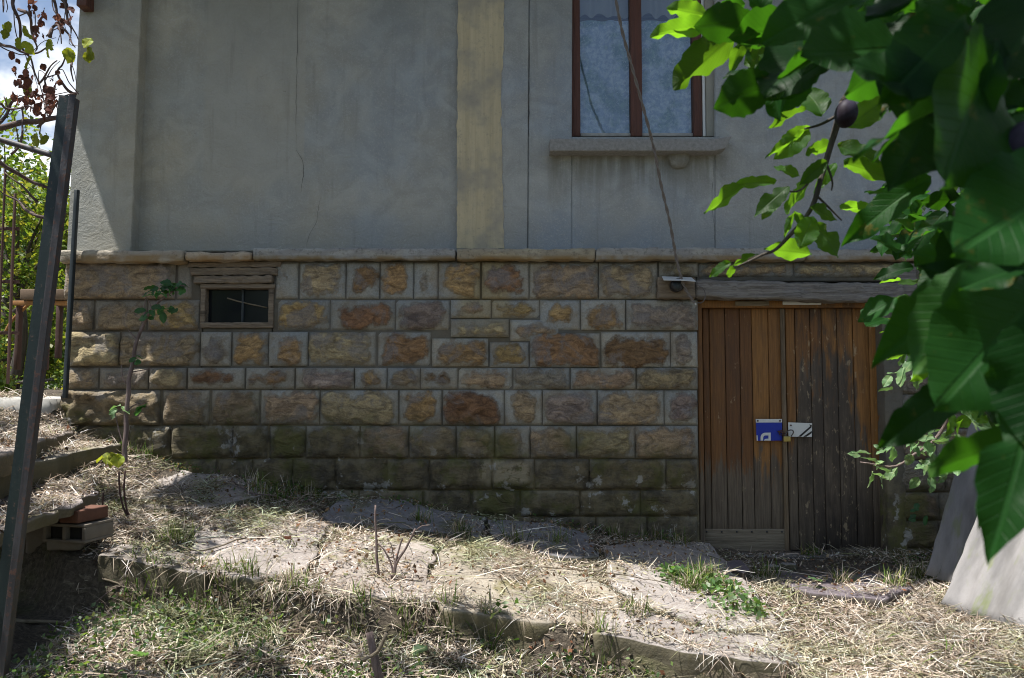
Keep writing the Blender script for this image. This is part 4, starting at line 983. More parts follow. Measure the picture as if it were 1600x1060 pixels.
for b_, t_, wf, _ in MID:
    d = random.uniform(1.22, 1.34); put_leaf('plum', Wd(*b_, d), Wd(*t_, d+random.uniform(-.03, .03)), plum, random.uniform(-.35, .35), wf*.95, None, (random.uniform(-.3, .3), .5, .75) if random.random() < .6 else None)
# filling leaves, deeper in the crown
def inpoly(x, y, P):
    P = np.asarray(P); ins = np.zeros(np.shape(x), bool); j = len(P)-1
    for i in range(len(P)):
        c_ = ((P[i, 1] > y) != (P[j, 1] > y)) & (x < (P[j, 0]-P[i, 0])*(y-P[i, 1])/(P[j, 1]-P[i, 1]+1e-12)+P[i, 0]); ins ^= c_; j = i
    return ins
def fill(poly, n, d0, d1, size, kind='big', rollr=.9, p=plum):
    poly = np.array(poly, float); k = 0
    while k < n:
        x = random.uniform(poly[:, 0].min(), poly[:, 0].max()); y = random.uniform(poly[:, 1].min(), poly[:, 1].max())
        if not bool(inpoly(np.array(x), np.array(y), poly)): continue
        d = random.uniform(d0, d1); b_ = Wd(x, y, d); a_ = random.gauss(math.pi+.5, .8)
        dv = Vector((math.cos(a_), random.uniform(-.5, .5), math.sin(a_)*.8)).normalized()*size*random.uniform(.7, 1.15)
        put_leaf(kind, b_, b_+dv, p, random.uniform(-rollr, rollr), 1., None, (random.uniform(-.4, .4), random.uniform(-.8, .6), random.uniform(.3, 1))); k += 1
fill([(1255, -40), (1330, 60), (1400, 130), (1440, 250), (1470, 330), (1480, 430), (1500, 470), (1700, 520), (1700, -40)], 105, .7, 1.4, .078)
fill([(1150, -30), (1135, 40), (1180, 120), (1300, 150), (1330, 60), (1300, -30)], 16, .8, 1.2, .08)
fill([(1380, 270), (1480, 260), (1500, 500), (1420, 560), (1380, 500), (1420, 420)], 25, 1.2, 1.6, .075)
fill([(1300, -40), (1420, 80), (1500, 330), (1560, 520), (1700, 560), (1700, -40)], 26, .5, .75, .085)
fill([(1470, 380), (1440, 440), (1430, 500), (1460, 560), (1540, 600), (1580, 720), (1700, 760), (1700, 380)], 38, .9, 1.7, .085)
fill([(1560, 420), (1570, 640), (1600, 780), (1700, 800), (1700, 380)], 12, .5, .8, .085)
fill([(1370, 320), (1400, 290), (1480, 300), (1490, 440), (1440, 440), (1400, 400)], 22, 1.6, 2.1, .075)
wild = empty('wild_shrub', (2.9, 3.6, -1.36), 'wild shrub sprigs with small pale leaves between the door and the leaning sheets', 'shrub')
fill([(1375, 535), (1420, 500), (1560, 480), (1600, 560), (1480, 600), (1400, 570)], 30, 2.5, 3.1, .075, 'pale', p=wild)
fill([(1335, 715), (1380, 700), (1440, 660), (1500, 670), (1520, 700), (1490, 745), (1420, 760), (1365, 745)], 50, 3.35, 3.6, .07, 'pale', p=wild)
fill([(1560, 560), (1640, 600), (1640, 780), (1540, 770), (1530, 690)], 26, 2.6, 3.4, .07, 'pale', p=wild)
fill([(1415, 800), (1440, 780), (1450, 810), (1430, 830)], 5, 5.2, 5.4, .07, 'sap', p=wild)
fill([(1390, 500), (1440, 470), (1580, 470), (1600, 640), (1480, 640), (1400, 600)], 22, 2.6, 3.2, .07, 'plum', p=wild)
fill([(1385, 430), (1480, 420), (1570, 640), (1520, 720), (1430, 660), (1395, 560)], 55, 1.9, 2.8, .07, 'plum', p=wild)
fill([(1380, 540), (1470, 560), (1560, 690), (1480, 720), (1400, 640)], 25, 2.8, 3.3, .07, 'pale', p=wild)
for k_ in [(2.9, 3.6)]: tube('stem', [(2.9, 3.6, -1.36), (2.8, 3.4, -.8), (2.6, 3.25, -.2), Wd(1640, 560, 3.2)], .02, .012, M_twig, wild)
# plums
for (px_, py_, d, r, lab) in ((1322, 178, 1.25, .0175, ''), (1604, 235, .5, .015, '')):
    V = []; Fs = []; n_ = 16
    for j in range(11):
        ph = math.pi*j/10
        for i in range(n_): a_ = 2*math.pi*i/n_; V.append((math.sin(ph)*math.cos(a_)*r, math.sin(ph)*math.sin(a_)*r*(1-.06*(abs(a_-math.pi*1.5) < .4)), math.cos(ph)*r*1.3))
    for j in range(10):
        for i in range(n_): Fs.append((j*n_+i, (j+1)*n_+i, (j+1)*n_+(i+1) % n_, j*n_+(i+1) % n_))
    o = mesh_obj('plum', V, Fs, M_plum, None, Wd(px_, py_, d)); par(o, plum); o.rotation_euler = (.1, .2, 0)
def leafcloud(n, fn, size, cols, seed=1, flat_=.5):
    r = np.random.default_rng(seed); P = fn(r, n); n = len(P)
    a = r.normal(size=(n, 3)); a /= np.linalg.norm(a, axis=1)[:, None]
    b = r.normal(size=(n, 3)); b[:, 2] += 1.2; b -= (a*b).sum(1)[:, None]*a; b /= np.linalg.norm(b, axis=1)[:, None]
    c = np.cross(a, b); s = size*r.uniform(.6, 1.25, (n, 1))
    V = np.stack([P, P+a*s*.5+c*s*.3+b*s*.06, P+a*s, P+a*s*.5-c*s*.3+b*s*.06], 1).reshape(-1, 3)
    Fa = np.arange(4*n).reshape(-1, 4); cols = np.array(cols); k = r.integers(0, len(cols), n); cc = cols[k]*r.uniform(.7, 1.3, (n, 1))
    cc = np.repeat(np.c_[cc, np.ones(n)], 4, 0); return V, Fa, cc
def clumps(cs, spread):
    cs = np.array(cs)
    def f(r, n):
        k = r.integers(0, len(cs), n); q = r.normal(size=(n, 3)); q /= np.linalg.norm(q, axis=1)[:, None]; q *= r.uniform(.25, 1, (n, 1))**.6
        return cs[k, :3] + q*cs[k, 3:4]*spread
    return f
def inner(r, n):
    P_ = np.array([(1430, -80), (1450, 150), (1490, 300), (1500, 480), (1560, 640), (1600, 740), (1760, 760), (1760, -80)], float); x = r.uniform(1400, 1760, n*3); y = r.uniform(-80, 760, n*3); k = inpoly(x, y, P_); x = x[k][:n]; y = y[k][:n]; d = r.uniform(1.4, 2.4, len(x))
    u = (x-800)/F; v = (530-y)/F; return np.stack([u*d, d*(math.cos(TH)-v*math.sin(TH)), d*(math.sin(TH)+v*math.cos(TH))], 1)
GREEN = [(.06, .12, .02), (.09, .16, .025), (.04, .08, .018), (.12, .18, .03)]
BRT = [(.12, .19, .03), (.09, .16, .025), (.16, .21, .035), (.05, .1, .02), (.19, .2, .04)]
V, Fa, cc = leafcloud(3200, clumps([(random.uniform(.9, 3.2), random.uniform(.4, 2.0), random.uniform(1.15, 2.4), random.uniform(.2, .45)) for _ in range(26)]+[(random.uniform(-.1, 1.0), random.uniform(.25, 1.1), random.uniform(.75, 1.3), random.uniform(.12, .25)) for _ in range(7)], (1, 1, .8)), .085, GREEN, 3)  # unseen clumps above the frame, added to shade the near leaves
o = np_mesh('shade_crown', V, Fa, 4, M_card, None, cc); par(o, plum); tag(o, kind='stuff')

# ------------------------------------------------------------------ trees and shrubs
def tree(name, x, y, h, r, n, size, cols, seed, label, cat, group=None, low=.3, lobes=22):
    z0 = groundz(x, y); t = empty(name, (x, y, z0), label, cat, group); rs = random.Random(seed)
    tube('trunk', [(x, y, z0-.1), (x+.1, y, z0+h*.3), (x-.05, y+.1, z0+h*.6), (x, y, z0+h*.9)], .03+h*.02, .02, M_bark, t, 8)
    cs = []
    for _ in range(lobes):
        a = rs.uniform(0, 6.28); q = rs.uniform(.2, .85)*r; zz = rs.uniform(low, 1)
        cs.append((x+math.cos(a)*q*(1.15-zz*.5), y+math.sin(a)*q*(1.15-zz*.5), z0+h*zz, r*rs.uniform(.22, .42)))
        if _ % 3 == 0: tube('branch', [(x, y, z0+h*zz*.55), ((x+cs[-1][0])/2, (y+cs[-1][1])/2, z0+h*zz*.8), cs[-1][:3]], .02+h*.004, .008, M_bark, t, 5, 3)
    V, Fa, cc = leafcloud(n, clumps(cs, 1.), size, cols, seed)
    o = np_mesh('foliage', V, Fa, 4, M_card, None, cc); par(o, t); tag(o, kind='stuff'); return t
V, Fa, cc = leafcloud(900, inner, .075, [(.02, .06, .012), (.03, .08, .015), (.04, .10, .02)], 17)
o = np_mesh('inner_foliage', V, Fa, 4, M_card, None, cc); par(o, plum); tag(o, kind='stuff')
BG = 'shrubs and trees in the garden behind the fence'
tree('garden_shrub', -5.4, 8.6, 2.1, 1.0, 7000, .07, BRT, 11, 'bright yellow green bush right behind the rusty fence', 'shrub', BG, .05)
tree('garden_shrub', -6.6, 10.2, 2.9, 1.4, 8000, .085, BRT, 12, 'taller sunlit shrub behind the bush by the fence', 'shrub', BG, .05)
tree('garden_tree', -8.6, 13.5, 4.1, 2.0, 9000, .11, GREEN+BRT, 13, 'leafy green tree at the end of the garden', 'tree', BG, .1)
tree('garden_tree', -12.0, 19, 4.2, 3.0, 9000, .16, GREEN, 14, 'darker tree line closing the view far left', 'tree', BG, .05)
tree('garden_shrub', -4.6, 6.9, .55, .45, 2500, .05, BRT, 15, 'low weedy bush at the foot of the table', 'shrub', BG, .05, 10)
RG = 'orchard trees behind the photographer'
for k, (x, y, h, r) in enumerate(((-3.5, -8, 5.2, 2.3), (1.2, -9.5, 5.8, 2.6), (5.5, -8, 5.4, 2.4), (-8.5, -7, 5.0, 2.4), (3.4, -6.5, 3.6, 1.9), (-1.2, -6.2, 3.4, 1.9), (-5.6, -5.8, 3.2, 1.8), (7.5, -6, 4, 2))):
    tree('orchard_tree', x, y, h, r, 4500, .16, GREEN, 30+k, ['broad orchard tree standing left behind the viewpoint', 'tallest orchard tree standing straight behind the viewpoint', 'broad orchard tree standing right behind the viewpoint', 'outermost orchard tree far left behind the viewpoint', 'young orchard tree just right behind the viewpoint', 'young orchard tree just left behind the viewpoint', 'small bushy orchard tree between the two left hand trees', 'outermost orchard tree far right behind the viewpoint'][k], 'tree', RG, .08)

# vine over the left corner
vine = empty('grape_vine', (-3.4, 4.4, groundz(-3.4, 4.4)), 'half dry grape vine with brown and yellow leaves over the left edge', 'vine')
def vb(pts, r0, r1): return tube('cane', pts, r0, r1, M_vine, vine, 6, 5, .02)
vb([(-3.4, 4.4, -.4), (-3.35, 4.4, .5), W(-60, 230, 4.4), W(0, 200, 4.4), W(50, 192, 4.4), W(84, 186, 4.4), W(112, 178, 4.5)], .022, .012)
vb([W(-50, 215, 4.4), W(10, 262, 4.5), W(40, 280, 4.6), W(70, 292, 4.7), W(104, 300, 5.2)], .014, .008)
VP = [[(18, -20), (25, 20), (30, 50), (38, 80), (52, 95), (56, 125), (64, 135)], [(78, -20), (90, 15), (102, 45), (112, 65), (118, 75)], [(88, -20), (100, 10), (108, 35), (118, 62)], [(30, 15), (45, 25), (50, 45), (56, 70), (53, 78)],
      [(0, 190), (10, 175), (22, 160), (45, 152), (70, 150), (88, 140)], [(0, 68), (25, 78), (55, 82), (85, 70)], [(118, 148), (105, 140), (92, 115), (95, 98), (104, 80)], [(108, 92), (112, 110), (118, 128)], [(60, 130), (75, 112), (92, 95)],
      [(0, 160), (15, 168), (40, 165), (60, 178)], [(70, 170), (74, 150), (70, 125), (90, 118)], [(2, -20), (6, 10), (4, 20)], [(100, -20), (104, 20), (110, 50)], [(60, 200), (85, 165), (100, 150), (118, 143)], [(78, 60), (84, 45), (92, 40), (96, 70)], [(20, 240), (35, 210), (33, 180), (38, 165)], [(60, 320), (30, 290), (5, 270)], [(100, 330), (60, 340), (25, 315), (0, 300)]]
for P in VP:
    d = random.uniform(4.1, 4.7)
    vb([W(a_+random.uniform(-9, 9), b_+random.uniform(-12, 12), d+.1) for a_, b_ in P], .004, .0015); vb([W(a_, b_, d+random.uniform(-.05, .05)) for a_, b_ in P], random.uniform(.006, .012), .003)
DRY = [(52, 5), (60, 12), (66, 18), (48, 14), (64, 30), (62, 36), (88, 22), (94, 28), (102, 12), (108, 30), (95, 45), (54, 48), (63, 50), (42, 110), (50, 118), (32, 128), (40, 130), (48, 135), (22, 145), (56, 140), (60, 150), (68, 148), (74, 160), (80, 150), (96, 118), (84, 120), (78, 130), (60, 165), (52, 160), (44, 160), (70, 155), (28, 108), (26, 86), (70, 100), (86, 155), (64, 178), (74, 172), (56, 172), (40, 148), (50, 142), (84, 165), (36, 118), (46, 125)]
YEL = [(6, 30), (18, 45), (28, 60), (40, 42), (30, 70), (50, 82), (102, 72), (106, 80), (78, 72), (76, 64), (46, 202), (56, 208), (72, 210), (136, 60), (140, 75), (46, 130), (10, 40), (132, 82)]
for lst, kd, sz in ((DRY, 'dry', .055), (DRY, 'dry', .042), (DRY, 'dry', .03), (YEL, 'yel', .08)):
    for (x, y) in lst:
        d = random.uniform(4.1, 4.7) if x < 125 else 4.5; b_ = W(x+random.uniform(-7, 7), y+random.uniform(-7, 7), d); a_ = random.uniform(-2.6, -.6)
        put_leaf(kd, b_, b_+Vector((math.cos(a_)*.7, random.uniform(-.5, .5), math.sin(a_))).normalized()*sz*random.uniform(.7, 1.2), vine, random.uniform(-1.2, 1.2), 1.3, None)
V, Fa, cc = leafcloud(2300, clumps([(random.uniform(-4.6, -2.75), random.uniform(3.0, 4.7), random.uniform(2.15, 2.9), random.uniform(.15, .3)) for _ in range(26)]+[(random.uniform(-3.6, -1.2), random.uniform(2.5, 3.5), random.uniform(2.3, 3.0), random.uniform(.12, .3)) for _ in range(13)], (1, 1, .6)), .09, BRT, 9)  # leaf clumps out of view overhead, placed to dapple the path and foreground
o = np_mesh('shade_crown', V, Fa, 4, M_card, None, cc); par(o, vine); tag(o, kind='stuff')

# sapling against the wall
sap = empty('sapling', W(193, 722, 5.0), 'thin leaning sapling with a leafy tip in front of the wall', 'sapling')
ys = 5.05
tube('stem', [W(196, 722, ys), W(196, 690, ys), W(199, 640, ys), W(204, 585, ys), W(211, 545, ys), W(219, 520, ys), W(234, 490, ys), W(250, 470, ys), W(272, 452, ys)], .017, .007, M_twig, sap, 8, 5, .01)
for P in ([(216, 532), (206, 522), (201, 516)], [(205, 582), (222, 579), (238, 576)], [(198, 600), (192, 590), (190, 570)], [(199, 642), (212, 632), (228, 630)], [(196, 700), (188, 680), (181, 650), (180, 643)], [(238, 484), (232, 470), (229, 468)], [(272, 452), (282, 446), (296, 450)], [(228, 498), (226, 480), (228, 466)]):
    tube('twig', [W(a_, b_, ys) for a_, b_ in P], .005, .002, M_twig, sap, 5, 3)
def cluster(cx, cy, rx, ry, n, sz, kind='sap', y=ys, p=sap, rise=0.):
    for _ in range(n):
        a_ = random.uniform(0, 6.28); b_ = W(cx+math.cos(a_)*rx*random.uniform(.1, 1), cy+math.sin(a_)*ry*random.uniform(.1, 1), y+random.uniform(-.06, .06))
        th = random.uniform(-3.3, .2); put_leaf(kind, b_, b_+Vector((math.cos(th), random.uniform(-.6, .3), math.sin(th)*.6)).normalized()*sz*random.uniform(.7, 1.2), p, random.uniform(-.8, .8), 1.25, None, (random.uniform(-.5, .5), -.6, 1))
cluster(245, 456, 12, 14, 11, .075); cluster(272, 447, 22, 6, 13, .075); cluster(262, 480, 14, 12, 7, .07); cluster(232, 488, 10, 10, 6, .06); cluster(212, 560, 7, 7, 7, .055); cluster(226, 633, 8, 4, 3, .075); cluster(190, 640, 10, 8, 4, .08, 'pale'); cluster(172, 712, 18, 7, 8, .085, 'yel', 4.9)
# weeds by stem
w1 = empty('weed_stems', W(200, 808, 4.45), 'bare reddish weed stems in front of the sapling', 'weed')
for P in ([(186, 738), (187, 765), (192, 790), (200, 808)], [(196, 735), (194, 765), (198, 795), (202, 806)], [(162, 770), (160, 795), (158, 815)]): tube('stem', [W(a_, b_, 4.45) for a_, b_ in P], .005, .006, M_rust, w1, 5, 4)
stump = empty('cut_bush', PS(612, 900), 'cut back bush stump with bare forked stems on the path', 'bush')
bs = PS(612, 905); ysb = bs.y
for P, r in (([(614, 905), (612, 885), (600, 858), (588, 848)], .006), ([(614, 905), (616, 880), (612, 850), (607, 845)], .003), ([(613, 905), (618, 880), (624, 855), (629, 840)], .007), ([(615, 905), (620, 880), (634, 855), (650, 827)], .008), ([(650, 830), (660, 823), (671, 821)], .003), ([(592, 900), (589, 870), (587, 830), (586, 790)], .008), ([(611, 908), (609, 900), (607, 915)], .008)):
    tube('stem', [W(a_, b_, ysb) for a_, b_ in P], r, r*.6, M_twig, stump, 6, 4, .006)
V = []
o = tube('cut_stick', [W(598, 1085, 3.05), W(588, 1040, 3.05), W(577, 988, 3.08)], .018, .014, M_twig); tag(o, 'cut woody stick poking up at the bottom edge', 'stick')
o = tube('pale_stick', [W(566, 1032, 3.0), W(590, 1018, 3.0), W(604, 990, 3.0)], .006, .008, M_palewood); tag(o, 'pale split stick crossing the cut woody stick', 'stick')
def gstick(pts, r, mat, lab, dz=.02, wob=.01):
    P = []
    for (x, y) in pts:
        r_ = ray(x, y); lo, hi = 2., 6.
        for _ in range(40):
            m_ = (lo+hi)/2; q = r_*m_
            if q.z > max(float(G(q.x, q.y)), float(S(q.x, q.y)) if q.y > np.interp(q.x, EX, EY) and -2.2 < q.x < 1.4 else -9)+dz: lo = m_
            else: hi = m_
        P.append(r_*lo)
    o = tube('dead_stick', P, r, r*.5, mat, None, 5, 5, wob); tag(o, lab, 'stick')
gstick([(0, 968), (60, 970), (110, 975)], .012, M_palewood, 'thick pale stick lying at the bottom left edge')
gstick([(800, 880), (870, 890), (950, 895), (1045, 912)], .005, M_palewood, 'long thin dry stalk across the middle of the path')
gstick([(810, 885), (860, 915), (900, 940)], .005, M_palewood, 'dry stalk fanning down from the long thin stalk')
gstick([(362, 750), (395, 770), (430, 775)], .006, M_twig, 'brown twig on the shaded pale flagstone')
gstick([(385, 840), (300, 860), (240, 820)], .005, M_palewood, 'bent dry stalk left of the broad dirty flagstone')
gstick([(160, 905), (210, 925), (255, 985)], .005, M_palewood, 'curved pale stalk below the dark hollow')
gstick([(840, 1030), (870, 1048), (900, 1062)], .006, M_moss, 'green stalk at the bottom middle edge')
gstick([(130, 960), (190, 915), (250, 930), (330, 990)], .004, M_twig, 'arched twig among the straw at lower left')
gstick([(640, 760), (655, 775), (672, 778)], .005, M_twig, 'short twig against the wall foot')

# ------------------------------------------------------------------ straw, grass, weeds (nobody could count them)
def H(x, y):
    z = G(x, y)
    for P in slab_polys:
        ins = inpoly(x, y, P); z = np.where(ins, np.maximum(z, np.where(x > 1.35, np.where(y > 4.6, -1.188, -9), S(x, y))+.004), z)
    for P, zz in ((st1, -.295), (st2, -.39), (st3, -.555), (lp, -.07)):
        z = np.where(inpoly(x, y, np.array([(p.x, p.y) for p in P])), np.maximum(z, zz), z)
    return z
def onsteps(x, y):
    r = np.zeros(x.shape, bool)
    for P in (st1, st2, st3): r |= inpoly(x, y, np.array([(p.x*1., p.y) for p in P]))
    return r | ((x < -1.95) & (y < 4.55) & (y > 3.1))
def onslab(x, y):
    r = np.zeros(x.shape, bool)
    for P in slab_polys: r |= inpoly(x, y, P)
    return r
def strands(n, xr, yr, ln, wd, el, cols, keep, seed, droop=.5, name='straw', clump=0):
    r = np.random.default_rng(seed)
    x = r.uniform(*xr, n); y = r.uniform(*yr, n)
    k = keep(x, y, r); x = x[k]; y = y[k]; n = len(x)
    if clump:
        cx = np.round(x*clump)/clump + vnoise(x, y, clump, 3)*.5/clump; cy = np.round(y*clump)/clump; x = x*.3+cx*.7; y = y*.3+cy*.7
    z = H(x, y); az = r.uniform(0, 2*np.pi, n) + (vnoise(x, y, 1.3, seed)-.5)*3; e = r.uniform(*el, n); L = r.uniform(*ln, n)*r.uniform(.6, 1, n)
    dx = np.cos(az)*np.cos(e); dy = np.sin(az)*np.cos(e); dz = np.sin(e)
    lift = r.uniform(0, 1, n)**2*.03*(el[1] < .8)
    pts = []
    for t_ in (0, .5, 1.):
        pts.append(np.stack([x+dx*L*t_ + r.normal(0, .004, n), y+dy*L*t_ + r.normal(0, .004, n), z+.003+lift+dz*L*t_-droop*L*t_*t_*np.sin(e)*.6 + r.normal(0, .003, n)], 1))
    g0 = z; okk = (np.abs(H(pts[0][:, 0], pts[0][:, 1])-g0) < .04) & (np.abs(H(pts[2][:, 0], pts[2][:, 1])-g0) < .05+.25*np.hypot(dx*L, dy*L)) & (np.abs(H(pts[1][:, 0], pts[1][:, 1])-g0) < .05)
    pts = [q[okk] for q in pts]; az = az[okk]; n = int(okk.sum())
    # keep ends out of the ground
    for q in pts[1:]:
        gz = H(q[:, 0], q[:, 1]); q[:, 2] = np.maximum(q[:, 2], gz+.002+r.uniform(0, .012, n))
    ww = r.uniform(*wd, n)[:, None]*.5; sd = np.stack([-np.sin(az), np.cos(az), r.normal(0, .5, n)], 1)
    V = np.stack([pts[0]-sd*ww, pts[0]+sd*ww, pts[1]-sd*ww, pts[1]+sd*ww, pts[2]-sd*ww*.3, pts[2]+sd*ww*.3], 1).reshape(-1, 3)
    b = np.arange(n)[:, None]*6; Fa = np.concatenate([b+np.array([0, 1, 3, 2]), b+np.array([2, 3, 5, 4])]); cols = np.array(cols)
    c_ = cols[r.integers(0, len(cols), n)]*r.uniform(.65, 1.25, (n, 1))
    tone = fbm(pts[0][:, 0], pts[0][:, 1], 2.6, 71)[:, None]; gr = sstep(fbm(pts[0][:, 0], pts[0][:, 1], 4.3, 77), .5, .66)[:, None]
    c_ = c_*(.72+.75*tone)*(1-gr*np.where(pts[0][:, :1] < .2, np.where(onsteps(pts[0][:, 0], pts[0][:, 1])[:, None], 0, .7), .35)*np.array([[.5, .32, .6]])); c_ = np.repeat(np.c_[c_, np.ones(n)], 6, 0)
    return np_mesh(name, V, Fa, 4, M_straw, None, c_)
STRAW = [(.56, .475, .385), (.47, .395, .31), (.68, .60, .51), (.40, .33, .26), (.28, .22, .17), (.58, .56, .52), (.17, .13, .10), (.24, .24, .13)]
GRS = [(.10, .17, .035), (.14, .2, .05), (.07, .12, .025), (.22, .24, .08)]
def off_house(x, y): return (y < 5.56)
def edge_y(x): return np.interp(x, EX, EY)
def keep_straw(x, y, r):
    on = onslab(x, y); p = fbm(x, y, 2.3, 4); d = np.where(on, sstep(p, .50, .64)*.55+.03, .35+.65*sstep(p, .35, .6))
    low = y < edge_y(x); d = np.where(low, np.maximum(d, .75), d); d = np.where((x > 1.2) & ~on, .4+.6*sstep(fbm(x, y, 4, 91), .38, .55), d); d = np.where((x > 1.45) & (y > 4.75) & on, .04, d)
    d = np.where((y > 5.0) & (x > -1.9), np.where(on, .03, .22), d); d = np.where(low & (x < .9), .25+.65*sstep(fbm(x, y, 5, 61), .38, .56), d); d = np.where((x < -2.2) & (y < 4.3) & (y > 3.4), .05, d)
    return (r.random(len(x)) < d) & off_house(x, y) & (np.abs(x) < y*.66+.1)
tag(strands(150000, (-3.6, 3.4), (2.5, 5.56), (.04, .17), (.0018, .0045), (0, .7), STRAW, keep_straw, 1, name='straw'), 'loose mown straw covering the ground', 'straw', kind='stuff')
def keep_bits(x, y, r):
    on = onslab(x, y); p = fbm(x, y, 4, 14); d = np.where(on, sstep(p, .47, .63)*.8+.06, 1.)
    return (r.random(len(x)) < d) & off_house(x, y) & (np.abs(x) < y*.66+.1)
tag(strands(60000, (-3.6, 3.4), (2.5, 5.56), (.01, .035), (.003, .009), (0, .5), STRAW+[(.2, .14, .09), (.16, .11, .07)], keep_bits, 2, name='plant_litter'), 'short crushed litter of stems and dry leaves', 'litter', kind='stuff')
def keep_stand(x, y, r):
    p = fbm(x, y, 3.1, 24); low = y < edge_y(x)
    d = np.where(low & (x < 1.3), sstep(p, .45, .6)*.8, sstep(p, .58, .66)*.35); d = np.where(onslab(x, y) | onsteps(x, y), 0, d)
    return (r.random(len(x)) < d) & off_house(x, y) & (np.abs(x) < y*.66+.1)
tag(strands(2600, (-3.2, 3.2), (2.6, 5.4), (.18, .45), (.003, .006), (0, .35), STRAW+[(.3, .24, .18), (.14, .16, .07)], lambda x, y, r: (r.random(len(x)) < np.where(onslab(x, y), .12, .6)) & ~onsteps(x, y) & (np.abs(x) < y*.66), 12, .9, name='long_stalks'), 'long dry stalks tangled over the straw', 'stalks', kind='stuff')
tag(strands(9000, (-3.3, 3.2), (2.6, 5.54), (.05, .17), (.003, .006), (.6, 1.5), GRS+STRAW[:3], keep_stand, 3, .7, name='grass', clump=9), 'short green and yellow grass tufts', 'grass', kind='stuff')
# tufts along the wall foot, path gaps and edge
spots = [(1100, 905, .10, 160), (1085, 920, .08, 120), (1200, 905, .08, 90), (1265, 872, .06, 60), (420, 782, .12, 120), (470, 775, .12, 120), (660, 815, .05, 50), (720, 838, .05, 80), (870, 848, .06, 40), (95, 900, .10, 90), (120, 905, .08, 90), (190, 850, .06, 50), (150, 795, .05, 60), (275, 850, .07, 80),
         (760, 975, .06, 80), (640, 985, .06, 60), (400, 760, .08, 60), (990, 960, .06, 50), (940, 990, .08, 90), (800, 850, .06, 70), (1440, 905, .10, 160), (1400, 915, .08, 80), (1310, 910, .05, 50), (960, 838, .08, 60), (1010, 842, .08, 60), (1060, 850, .06, 50), (380, 905, .10, 120), (450, 930, .1, 120), (330, 960, .12, 120), (230, 940, .12, 120), (560, 960, .08, 60), (700, 955, .06, 60), (250, 710, .08, 60), (215, 705, .08, 60)]
def ground_hit(px_, py_):
    r_ = ray(px_, py_); t_ = np.linspace(2.2, 6.2, 400); zz = H(r_.x*t_, r_.y*t_); i = np.argmax(r_.z*t_ < zz); return r_.x*t_[i], r_.y*t_[i]
cx, cy, cr_ = [], [], []
for s in spots:
    gx0, gy0 = ground_hit(s[0], s[1]); k = int(s[3]*1.3); cx += list(rng.normal(gx0, s[2]*.6, k)); cy += list(np.minimum(rng.normal(gy0, s[2]*.4, k), 5.52))
cx = np.array(cx); cy = np.array(cy)
class _R: pass
def strands_at(x, y, ln, wd, el, cols, seed, name, azr=(0, 6.283)):
    global _sx, _sy
    kk_ = ~onsteps(x, y); x = x[kk_]; y = y[kk_]
    r = np.random.default_rng(seed); n = len(x)
    z = H(x, y) if el[0] > 0 else np.maximum(H(x, y), S(x, y)+.004); az = r.uniform(*azr, n); e = r.uniform(*el, n); L = r.uniform(*ln, n)
    dx = np.cos(az)*np.cos(e); dy = np.sin(az)*np.cos(e); dz = np.sin(e); pts = []
    for t_ in (0, .5, 1.): pts.append(np.stack([x+dx*L*t_, y+dy*L*t_, z+dz*L*t_-.5*L*t_*t_*.5], 1))
    ww = r.uniform(*wd, n)[:, None]*.5; sd = np.stack([-np.sin(az), np.cos(az), 0*az], 1)
    V = np.stack([pts[0]-sd*ww, pts[0]+sd*ww, pts[1]-sd*ww, pts[1]+sd*ww, pts[2]-sd*ww*.2, pts[2]+sd*ww*.2], 1).reshape(-1, 3)
    b = np.arange(n)[:, None]*6; Fa = np.concatenate([b+np.array([0, 1, 3, 2]), b+np.array([2, 3, 5, 4])]); cols = np.array(cols)
    c_ = cols[r.integers(0, len(cols), n)]*r.uniform(.65, 1.25, (n, 1)); c_ = np.repeat(np.c_[c_, np.ones(n)], 6, 0)
    return np_mesh(name, V, Fa, 4, M_straw, None, c_)
tag(strands_at(cx, cy, (.05, .19), (.002, .006), (.5, 1.5), GRS+STRAW[:2], 5, 'grass_tufts'), 'scattered grass tufts along the wall and path edges', 'grass', kind='stuff')
def litterpos(r, n):
    x = r.uniform(-3.2, 3., n); y = r.uniform(2.6, 5.5, n); k = (np.abs(x) < y*.66) & (fbm(x, y, 3, 51) > .42); x = x[k]; y = y[k]; return np.stack([x, y, H(x, y)+r.uniform(.0, .02, len(x))], 1)
V, Fa, cc = leafcloud(5200, litterpos, .03, [(.30, .20, .12), (.20, .13, .08), (.38, .30, .20), (.12, .08, .05), (.34, .30, .24), (.25, .12, .07)], 52)
tag(np_mesh('dead_leaves', V, Fa, 4, M_straw, None, cc), 'small dead brown leaves strewn over the path and straw', 'dead leaves', kind='stuff')
# straw spilling over the broken front edge of the path
n_e = 3000; xe = rng.uniform(-2.15, 1.35, n_e); ke = rng.random(n_e) < sstep(vnoise(xe, 0*xe, 4.5, 33), .42, .75); xe = xe[ke]; ye = np.interp(xe, EX, EY) + rng.uniform(-.03, .16, len(xe)); ye0 = ye
o = strands_at(xe, ye, (.04, .14), (.002, .0045), (-.9, .5), STRAW, 35, 'edge_straw', (-3.4, .3)); tag(o, 'dry straw hanging over the front edge of the path', 'straw', kind='stuff')
